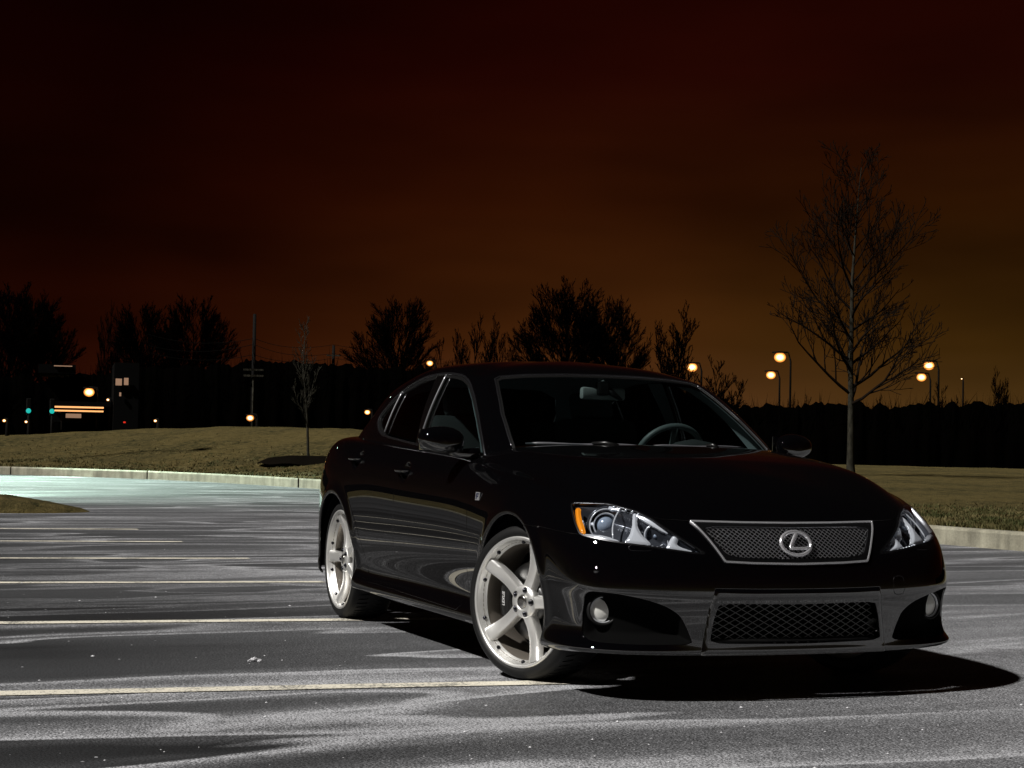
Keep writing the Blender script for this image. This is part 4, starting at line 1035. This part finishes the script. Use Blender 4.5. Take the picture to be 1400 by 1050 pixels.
def place_tree(name, pos, tk, br, mt, mb_, label, cat='tree', group=None):
    o = empty(name, tuple(pos), label, cat, group)
    def bl(m_, nm, mat_):
        x = mesh_from(nm, np.array(m_.v)+np.array(pos), m_.f, mat_, o); return x
    bl(tk,'trunk',mt); bl(br,'branches',mb_); return o
def ground_z(px, D):
    a = az(px); return float(terr(np.array(a), np.array(D-float(kerbD(a))-.15)))
def foot(px, py):
    for D in np.linspace(float(kerbD(az(px)))+.5, 120, 2400):
        if ground_z(px,D) >= hgt(px,py,D): return D
    return 60.
# the tall young tree on the right
D = foot(1165,651); p = at(1165, D, ground_z(1165,D)-.02); print('TREE D', D)
H = hgt(1165,203,D)-p[2]
tk, br = tree_mesh(21, H, .215, 1.0, lambda u: H*(.35*(1-u)**.8+.115), 36, 3, .0125*H, asc=.85, min_r=.0010*H, sparse=11./H*.56, pr=.66, wob=.10, lo=.55, ss=.60)
place_tree('bare_tree', p, tk, br, BARK, TWIG, 'tall bare young tree with a straight pale trunk on the lawn behind the bonnet')
# the thin sapling on the bank at the left, in a mulch ring
D = foot(424,633); p = at(424, D, ground_z(424,D)-.02); print('SAP D', D); H = hgt(424,434,D)-p[2]
tk, br = tree_mesh(5, H, .24, .8, lambda u: H*(.22*(1-u)+.09), 17, 2, .011*H, asc=1.5, min_r=.0015*H, sparse=1.3, wob=.09)
sap = place_tree('sapling', p, tk, br, BARK, BARK, 'thin bare sapling in a dark mulch ring on the left bank')
mb = MB(); n = 40
V_ = [(p[0],p[1],p[2]+.16)]
for r_,z_ in ((.5,.12),(1.0,.06),(1.25,-.06)):
    for k in range(n):
        t = 2*math.pi*k/n; V_.append((p[0]+r_*math.cos(t)*(1+.05*math.sin(5*t)), p[1]+r_*math.sin(t), p[2]+z_+.02*math.sin(7*t)+.02))
F_ = [(0,1+k,1+(k+1)%n) for k in range(n)]+[(1+i*n+k,1+(i+1)*n+k,1+(i+1)*n+(k+1)%n,1+i*n+(k+1)%n) for i in range(2) for k in range(n)]
mb.add(V_,F_); o = mb.build('mulch_bed', MULCH); o['kind'] = 'structure'
# far trees, silhouettes against the glow
PROT = {}
def proto(kind):
    if kind not in PROT:
        r = {'round': dict(seed=3,H=10,first=.16,spread=1.0,prof=lambda u: 3.9*math.sin(math.pi*(.24+.60*u))**.7,nprim=40,levels=3,r0=.24,asc=.75,min_r=.015,sparse=.80,lo=.92,ss=.44,wob=.045),
             'round2': dict(seed=14,H=10,first=.14,spread=1.0,prof=lambda u: 4.2*math.sin(math.pi*(.28+.58*u))**.8,nprim=40,levels=3,r0=.26,asc=.78,min_r=.015,sparse=.80,lo=.90,ss=.44,wob=.045),
             'vase': dict(seed=8,H=10,first=.12,spread=.7,prof=lambda u: 3.3*(1-.45*u),nprim=17,levels=3,r0=.13,asc=1.5,min_r=.015,sparse=.75,multi=3,ss=.40,wob=.05),
             'brush': dict(seed=12,H=6,first=.05,spread=.9,prof=lambda u: 2.6*(1-.6*u),nprim=12,levels=2,r0=.07,asc=1.1,min_r=.015,sparse=1.0,multi=5,ss=.42,wob=.06)}[kind]
        r = dict(r); s = r.pop('seed'); tk, br = tree_mesh(s, **r)
        ms = []
        for nm, m_ in (('trunk',tk),('branches',br)):
            me = bpy.data.meshes.new(nm); me.from_pydata(m_.v,[],m_.f); me.materials.append(BARKD); ms.append(me)
        PROT[kind] = (ms, r['H'])
    return PROT[kind]
FAR = [  # px, top y, distance, kind, width factor, turn, label
 (14,392,95,'round2',1.0,.3,'black bare tree at the far left edge of the picture'),
 (58,402,118,'round',.8,1.1,'narrow black bare tree above the lit service station roof'),
 (146,414,120,'vase',.55,2.0,'slender dark tree directly above the starry orange lamp on the left'),
 (203,416,100,'round',.95,2.7,'wide dark tree left of the leaning crown near the utility pole'),
 (262,405,104,'round2',.95,.9,'dark bare tree with open crown left of the tall utility pole'),
 (533,404,118,'round',1.0,4.2,'lone round-crowned bare tree left of the car roof'),
 (600,462,125,'brush',.7,.5,'small low bare tree beside the lamp at the car roof'),
 (642,427,120,'vase',.9,1.3,'upright multi-stemmed bare tree, first right of the lone round one'),
 (690,429,122,'vase',.85,3.9,'second upright multi-stemmed bare tree, above the front of the car roof'),
 (779,379,120,'round2',1.06,5.0,'tallest and widest bare tree above the windscreen'),
 (845,404,125,'round',.92,2.2,'bare tree overlapping the tallest one on its right'),
 (915,412,121,'vase',1.05,.2,'narrow oval bare tree left of the single orange lamp'),
 (984,488,100,'brush',1.15,3.0,'low spreading bare tree right of the single orange lamp'),
 (1083,536,115,'vase',.45,1.0,'small dark bush-like tree below the left pair of orange lamps'),
 (1108,541,115,'brush',.6,2.0,'small rounded tree just right of the left lamp pair post'),
 (1205,541,115,'brush',.8,.7,'low bare shrub tree behind the trunk of the tall young tree'),
 (1292,526,112,'brush',1.0,1.9,'low bare tree below the right pair of orange lamps'),
 (1371,505,110,'vase',.8,2.9,'bare tree at the right edge above the dark hedge'),
]
for px,ty,D,kind,wf,turn,lab in FAR:
    ms, H0 = proto(kind); z0 = .0; p = at(px,D,z0); s = (hgt(px,ty,D)-z0)/H0
    r = empty('bare_tree', tuple(p), lab, 'tree', 'bare trees beyond the lawn', turn); r.scale = (s*wf,s*wf,s)
    for me in ms: link(bpy.data.objects.new(me.name, me), r)
# the dark belt of scrub behind the lawn: nobody could count its stems
def belt():
    r = np.random.RandomState(2); mb = MB()
    TOPY = [(-4000,500),(-60,520),(0,512),(60,520),(160,505),(250,503),(300,498),(370,492),(430,494),(480,498),(560,500),(650,505),(760,512),(860,518),(960,540),(1010,552),(1100,554),(1200,553),(1300,553),(1400,550),(1700,548)]
    D0 = 92.; n = 1500; pxs = np.concatenate([np.linspace(-4000,-450,180),np.linspace(-440,1800,1140),np.linspace(1820,5400,180)]); V_=[]
    for i,px in enumerate(pxs):
        ty = np.interp(px,[t[0] for t in TOPY],[t[1] for t in TOPY])
        z = hgt(px,ty+4,D0)+(vnoise(np.array([px*1.]),np.array([0.]),14)[0]-.5)*.35+(vnoise(np.array([px*1.]),np.array([5.]),4)[0]-.5)*.2
        for dd,zz in ((-1.4,-.3),(-1.7,z*.45),(-1.1,z*.8),(0,z),(1.6,z*.9),(3,0)):
            q = at(px, D0+dd+.6*(vnoise(np.array([px*1.]),np.array([zz*3.]),9)[0]-.5)); V_.append((q[0],q[1],zz))
    mb.add(V_, [(i*6+j,i*6+j+1,(i+1)*6+j+1,(i+1)*6+j) for i in range(n-1) for j in range(5)])
    for i in range(12000):
        px = r.uniform(-900,2000); ty = np.interp(px,[t[0] for t in TOPY],[t[1] for t in TOPY]); D = D0+r.uniform(-1.6,1.2)
        zt = hgt(px,ty,D0)*r.uniform(.75,1.0)+r.gamma(1.5,.16); z0 = max(0,zt-r.uniform(.8,2.2)); q = at(px,D); lean = r.normal(0,.25,2)
        w = r.uniform(.012,.03); t = r.uniform(0,3.14)
        mb.add([(q[0]-w*math.cos(t),q[1]-w*math.sin(t),z0),(q[0]+w*math.cos(t),q[1]+w*math.sin(t),z0),(q[0]+lean[0],q[1]+lean[1],zt)], [(0,1,2)], False)
    o = mb.build('distant_scrub', SCRUB); tag(o, 'dense black belt of scrub and far woodland behind the lawn', 'woodland', kind='stuff')
SCRUB = mat('scrub', (.0006,.0005,.0004), 1, spec=0)
belt()

# --- lamps, pole, far buildings
def lampglow(name, col, s): return mat(name, (0,0,0), 1, emit=col, estr=s)
def globe_mat(name, hot, edge, s):
    m = mat(name, (0,0,0), 1, emit=hot, estr=s); k = NT(m); lw = k.n('ShaderNodeLayerWeight'); lw.inputs[0].default_value = .5
    r = k.ramp(lw, [(0.,hot),(.22,(.30,.145,.045)),(.45,(.15,.052,.009)),(1.,(.07,.017,.002))], 1)
    k.t.links.new(r.outputs[0], k.b.inputs['Emission Color']); return m
GLO = globe_mat('sodium_lamp', (1,.55,.20), (.30,.07,.008), 9); GLW = globe_mat('pale_lamp', (1,.80,.50), (.3,.12,.03), 6); GLC = lampglow('green_signal', (.02,.75,.65), .7); GLP = lampglow('lit_panel', (1,.58,.36), .30); GLB = lampglow('canopy_light', (1,.45,.16), 1.4); GLR = lampglow('red_light', (1,.03,.01), .8)
def lamp(px, py, D, size, label, mt=None, group=None, arm=True, name='street_lamp', light=0):
    z = hgt(px,py,D); p = at(px,D,0); o = empty(name, tuple(p), label, 'lamp', group)
    dr = np.array([math.cos(az(px)),math.sin(az(px)),0]); rt = np.array([dr[1],-dr[0],0])
    mb = MB(); mb.tube([p+rt*size*.9, p+rt*size*.9+np.array([0,0,z*.96]), p+rt*size*.7+np.array([0,0,z+size*.42]), p+np.array([0,0,z+size*.45])], [.11,.08,.06,.05], 8); mb.build('post', STEEL, o)
    mb = MB(); mb.box((p[0],p[1],z+size*.42),(size*1.0,size*1.0,size*.14),bev=.03); hd = mb.build('lamp_head', STEEL, o)
    mb = MB(); mb.ball((p[0],p[1],z), (size*.50,size*.50,size*.42), 16, 10); g = mb.build('lamp_globe', mt or GLO, o)
    return o
G2 = 'high orange street lamps beyond the scrub'
lamp(122,540,88,.50,'orange street lamp glowing in front of the service station on the left',name='street_lamp')
lamp(343,574,70,.30,'low pale yellow lamp at the foot of the tall utility pole',GLW)
lamp(587,499,105,.38,'orange lamp touching the rear edge of the car roof',group=G2)
lamp(503,566,84,.26,'small orange lamp close to the rear window of the car',GLO)
lamp(946,505,150,.86,'single orange street lamp just right of the car roof',group=G2)
lamp(1066,492,150,.96,'upper lamp of the left orange pair',group=G2)
lamp(1054,516,165,.86,'lower lamp of the left orange pair',group=G2)
lamp(1270,505,155,.88,'upper lamp of the right orange pair',group=G2)
lamp(1260,520.5,165,.86,'lower lamp of the right orange pair',group=G2)
lamp(1315,523,180,.16,'tiny far lamp right of the right orange pair',GLW)
lamp(213.5,578,75,.14,'tiny white lamp low beside the bank, left of the utility pole',GLW)
lamp(37,579.5,80,.14,'tiny white lamp under the left green signal',GLW)
lamp(7,578,80,.16,'tiny white lamp at the left picture edge',GLW)
lamp(148,550,86,.15,'small pale lamp just right of the starry orange lamp',GLW)
def utility_pole(px, ty, D, label, arms=True, w=.10):
    p = at(px,D,0); z = hgt(px,ty,D); o = empty('utility_pole', tuple(p), label, 'utility pole')
    mb = MB(); mb.tube([p,p+np.array([0,0,z])],[w*1.15,w*.8],10); mb.build('pole', STEEL, o)
    dr = np.array([math.cos(az(px)),math.sin(az(px)),0]); rt = np.array([dr[1],-dr[0],0])
    M_ = xf(rt,dr,(0,0,1))
    for f_ in ((509,517) if arms else (489,)):
        mb = MB(); mb.box(p-dr*.25+np.array([0,0,hgt(px,f_,D)]),(.95 if arms else .9,.1,.09),M_); mb.build('crossarm', BARK, o)
    if arms:
        mb = MB(); mb.tube([p-dr*.22+np.array([0,0,.0]),p-dr*.22+np.array([0,0,hgt(px,520,D)])],[.035,.035],6); mb.build('conduit', BARK, o)
    return o
utility_pole(346,433,88,'tall dark utility pole rising left of the sapling')
utility_pole(455,475,120,'short far utility pole between the sapling and the lone round tree',False,.12)
for j,(y0,y1,y2,lab) in enumerate(((462,466,474,'topmost of the power wires strung past the tall utility pole'),(477,474,486,'middle power wire strung past the tall utility pole'),(486,488,492,'lowest power wire strung past the tall utility pole'))):
    pts = []
    for (xa,ya,Da,xb,yb,Db) in ((200,y0,84,346,y1,88),(346,y1,88,455,y2,120),(455,y2,120,620,y2+6,150)):
        for t in np.linspace(0,1,13)[:-1]:
            px = xa+(xb-xa)*t; D = Da+(Db-Da)*t; q = at(px,D,0); q[2] = hgt(xa,ya,Da)*(1-t)+hgt(xb,yb,Db)*t-.9*4*t*(1-t)*.35; pts.append(q)
    mb = MB(); mb.tube(pts,.013,4,False); o = mb.build('power_wire', STEEL); tag(o,lab,'power wire')
# service station: roof, canopy with its lit underside, kiosk
D = 86.; dr = np.array([math.cos(az(100)),math.sin(az(100)),0]); rt = np.array([dr[1],-dr[0],0]); M_ = xf(rt,dr,(0,0,1))
p = at(105,D,0); st = empty('service_station', tuple(p), 'dark service station with an orange lit canopy on the far left', 'building')
m2 = lambda px: at(px,D,0)
def bx(nm, x0,x1,y0,y1,mt,par,dep=4.,off=0.):
    a_,b_ = m2(x0),m2(x1); c_ = (a_+b_)/2+dr*(dep/2+off); z0,z1 = hgt((x0+x1)/2,y1,D),hgt((x0+x1)/2,y0,D)
    mb = MB(); mb.box((c_[0],c_[1],(z0+z1)/2),(np.linalg.norm(b_-a_),dep,z1-z0),M_); return mb.build(nm, mt, par)
bx('canopy',68,152,553,559,DARK,st,7,-1)
bx('canopy_light_strip',72,142,559.4,561.6,GLB,st,.1,-1.05); bx('canopy_light_strip',72,142,564.2,566.2,GLB,st,.1,-.6)
bx('canopy_wall',72,150,566.5,580,DARK,st,3,1)
bx('kiosk_window',91,112,569,574.5,GLP,st,.1,-.9); bx('roof',50,103,500,512,DARK,st,6,3); bx('roof_edge_light',72,98,501.6,502.8,GLP,st,.1,2.9)
bx('canopy_column',84,86,566,590,STEEL,st,.2,0); bx('canopy_column',132,134,566,590,STEEL,st,.2,0)
# lit sign boards on a dark building right of the lamp
D = 84.; sg = empty('office_building', tuple(at(166,D,0)), 'dark building with two small lit windows right of the starry orange lamp', 'building')
bx('wall',156,190,500,592,DARK,sg,5,.3); bx('lit_window',158,166.5,521.5,530.5,GLP,sg,.1,.1); bx('lit_window',169.5,175.5,520.5,530,GLP,sg,.1,.1)
bx('lit_window',158,164,462,464,GLP,sg,.1,.1) if False else None
bx('porch_light',163.5,166,540,545,GLP,sg,.1,.1); bx('red_lamp',170,173,579,581,GLR,sg,.1,.05)
for px,py,lab in ((40,565,'left one of the two green traffic signals on the far left'),(72,565.5,'right one of the two green traffic signals, at the canopy edge')):
    p = at(px,84,0); z = hgt(px,py,84); o = empty('traffic_signal', tuple(p), lab, 'traffic signal', 'green traffic signals')
    mb = MB(); mb.tube([p+dr*.2,p+dr*.2+np.array([0,0,z+.3])],.05,6); mb.build('post', STEEL, o)
    mb = MB(); mb.box((p[0],p[1],z+.18),(.22,.2,.75),bev=.03); mb.build('signal_box', STEEL, o)
    mb = MB(); mb.ball(p-dr*.13+np.array([0,0,z]),.11,12,8); mb.build('green_lens', GLC, o)

# the lot's own lamp, standing just left of the picture
p = at(-150,50,KH+.1); o = empty('lot_lamp', tuple(p), 'tall lot light on a steel post lighting the far left asphalt', 'lamp')
mb = MB(); mb.tube([p,p+np.array([0,0,8.6]),p+np.array([.8,.9,8.9])],[.12,.08,.06],8); mb.build('post', STEEL, o)
mb = MB(); mb.box(p+np.array([.9,1.0,8.85]),(.7,.5,.16),bev=.03); mb.build('lamp_head', STEEL, o)
mb = MB(); mb.box(p+np.array([.9,1.0,8.75]),(.5,.36,.03)); mb.build('lamp_panel', lampglow('mercury_lamp',(.75,1,.85),20), o)
L = bpy.data.lights.new('lot_light','SPOT'); L.energy = 34000; L.color = (.72,1,.84); L.spot_size = R_(50); L.spot_blend = .7; L.shadow_soft_size = .2
lo = bpy.data.objects.new('lot_light',L); COL.objects.link(lo); lo.location = p+np.array([.9,1.0,8.68]); tgt = at(95,40,0); lo.rotation_euler = (Vector(tgt)-lo.location).to_track_quat('-Z','Y').to_euler(); lo.parent = o; lo.location = Vector(p*0+np.array([.9,1.0,8.68]))

# --- night sky glow and the key light
w = bpy.data.worlds.new('World'); SC.world = w; w.use_nodes = True; k = NT.__new__(NT); k.m = w; k.t = w.node_tree; k.b = w.node_tree.nodes['Background']
tc = k.n('ShaderNodeTexCoord'); sp = k.n('ShaderNodeSeparateXYZ'); k.t.links.new(tc.outputs['Generated'], sp.inputs[0])
zr = k.ramp(sp, [(0.0,(.090,.0320,.0125)),(.028,(.058,.0200,.0062)),(.055,(.036,.0115,.0024)),(.09,(.028,.0080,.0015)),(.13,(.0215,.0048,.0008)),(.20,(.0120,.0014,.0005)),(.30,(.0060,.0003,.0002)),(.55,(.0014,.0001,.0001))], 2)
# direction: warmer and greener towards the town on the right, redder and darker to the left
dt = k.n('ShaderNodeVectorMath', operation='DOT_PRODUCT'); k.t.links.new(tc.outputs['Generated'], dt.inputs[0]); a_ = az(1500); dt.inputs[1].default_value = (math.cos(a_),math.sin(a_),0)
mr = k.n('ShaderNodeMapRange'); k.t.links.new(dt.outputs['Value'], mr.inputs[0]); mr.inputs[1].default_value = -1.0; mr.inputs[2].default_value = 1.0; mr.inputs[3].default_value = 0; mr.inputs[4].default_value = 1
tint = k.ramp(mr, [(0.,(.7,1.8,4.)),(.55,(.40,.9,2.)),(.80,(.22,.25,.4)),(.925,(.28,.13,.15)),(.945,(.50,.30,.32)),(.965,(.80,.65,.65)),(.985,(.95,.95,.95)),(1,(.9,1.25,.9))])
cn = k.n('ShaderNodeTexNoise'); mp = k.n('ShaderNodeMapping'); mp.inputs['Scale'].default_value = (2.2,2.2,9); k.t.links.new(tc.outputs['Generated'], mp.inputs[0]); k.l(mp, cn); cn.inputs['Scale'].default_value = 1.6; cn.inputs['Detail'].default_value = 3
cr = k.ramp(cn, [(.32,.62),(.68,1.38)])
col = k.mix(1., k.mix(1., zr, tint, 'MULTIPLY'), cr, 'MULTIPLY'); k.t.links.new(col.outputs[2], k.b.inputs[0]); k.b.inputs[1].default_value = 1.15
sl = bpy.data.lights.new('sun','SUN'); sl.energy = SUN_E; sl.angle = R_(2.0); sl.color = (1,.97,.93); so = bpy.data.objects.new('sun',sl); COL.objects.link(so)
so.rotation_euler = Vector((-.20,.86,-1)).to_track_quat('-Z','Y').to_euler()
build_car()
# ---------------------------------------------------------------- camera
def camera():
    cx,cy,cz,yaw,pit,rol,f = CAM
    fw = np.array([math.cos(pit)*math.cos(yaw),math.cos(pit)*math.sin(yaw),math.sin(pit)]); r = np.array([math.sin(yaw),-math.cos(yaw),0]); u = np.cross(r,fw)
    c,s = math.cos(rol),math.sin(rol); R = c*r+s*u; U = -s*r+c*u
    cd = bpy.data.cameras.new('camera'); cam = bpy.data.objects.new('camera', cd); COL.objects.link(cam)
    M = Matrix([[R[0],U[0],-fw[0],cx],[R[1],U[1],-fw[1],cy],[R[2],U[2],-fw[2],cz],[0,0,0,1]]); cam.matrix_world = M
    cd.sensor_width = 36; cd.lens = f/1400*36; cd.clip_end = 3000; cd.clip_start = .05
    SC.camera = cam
camera()
SC.view_settings.view_transform = 'Standard'; SC.view_settings.look = 'None'; SC.view_settings.gamma = 1; SC.view_settings.exposure = EXPO
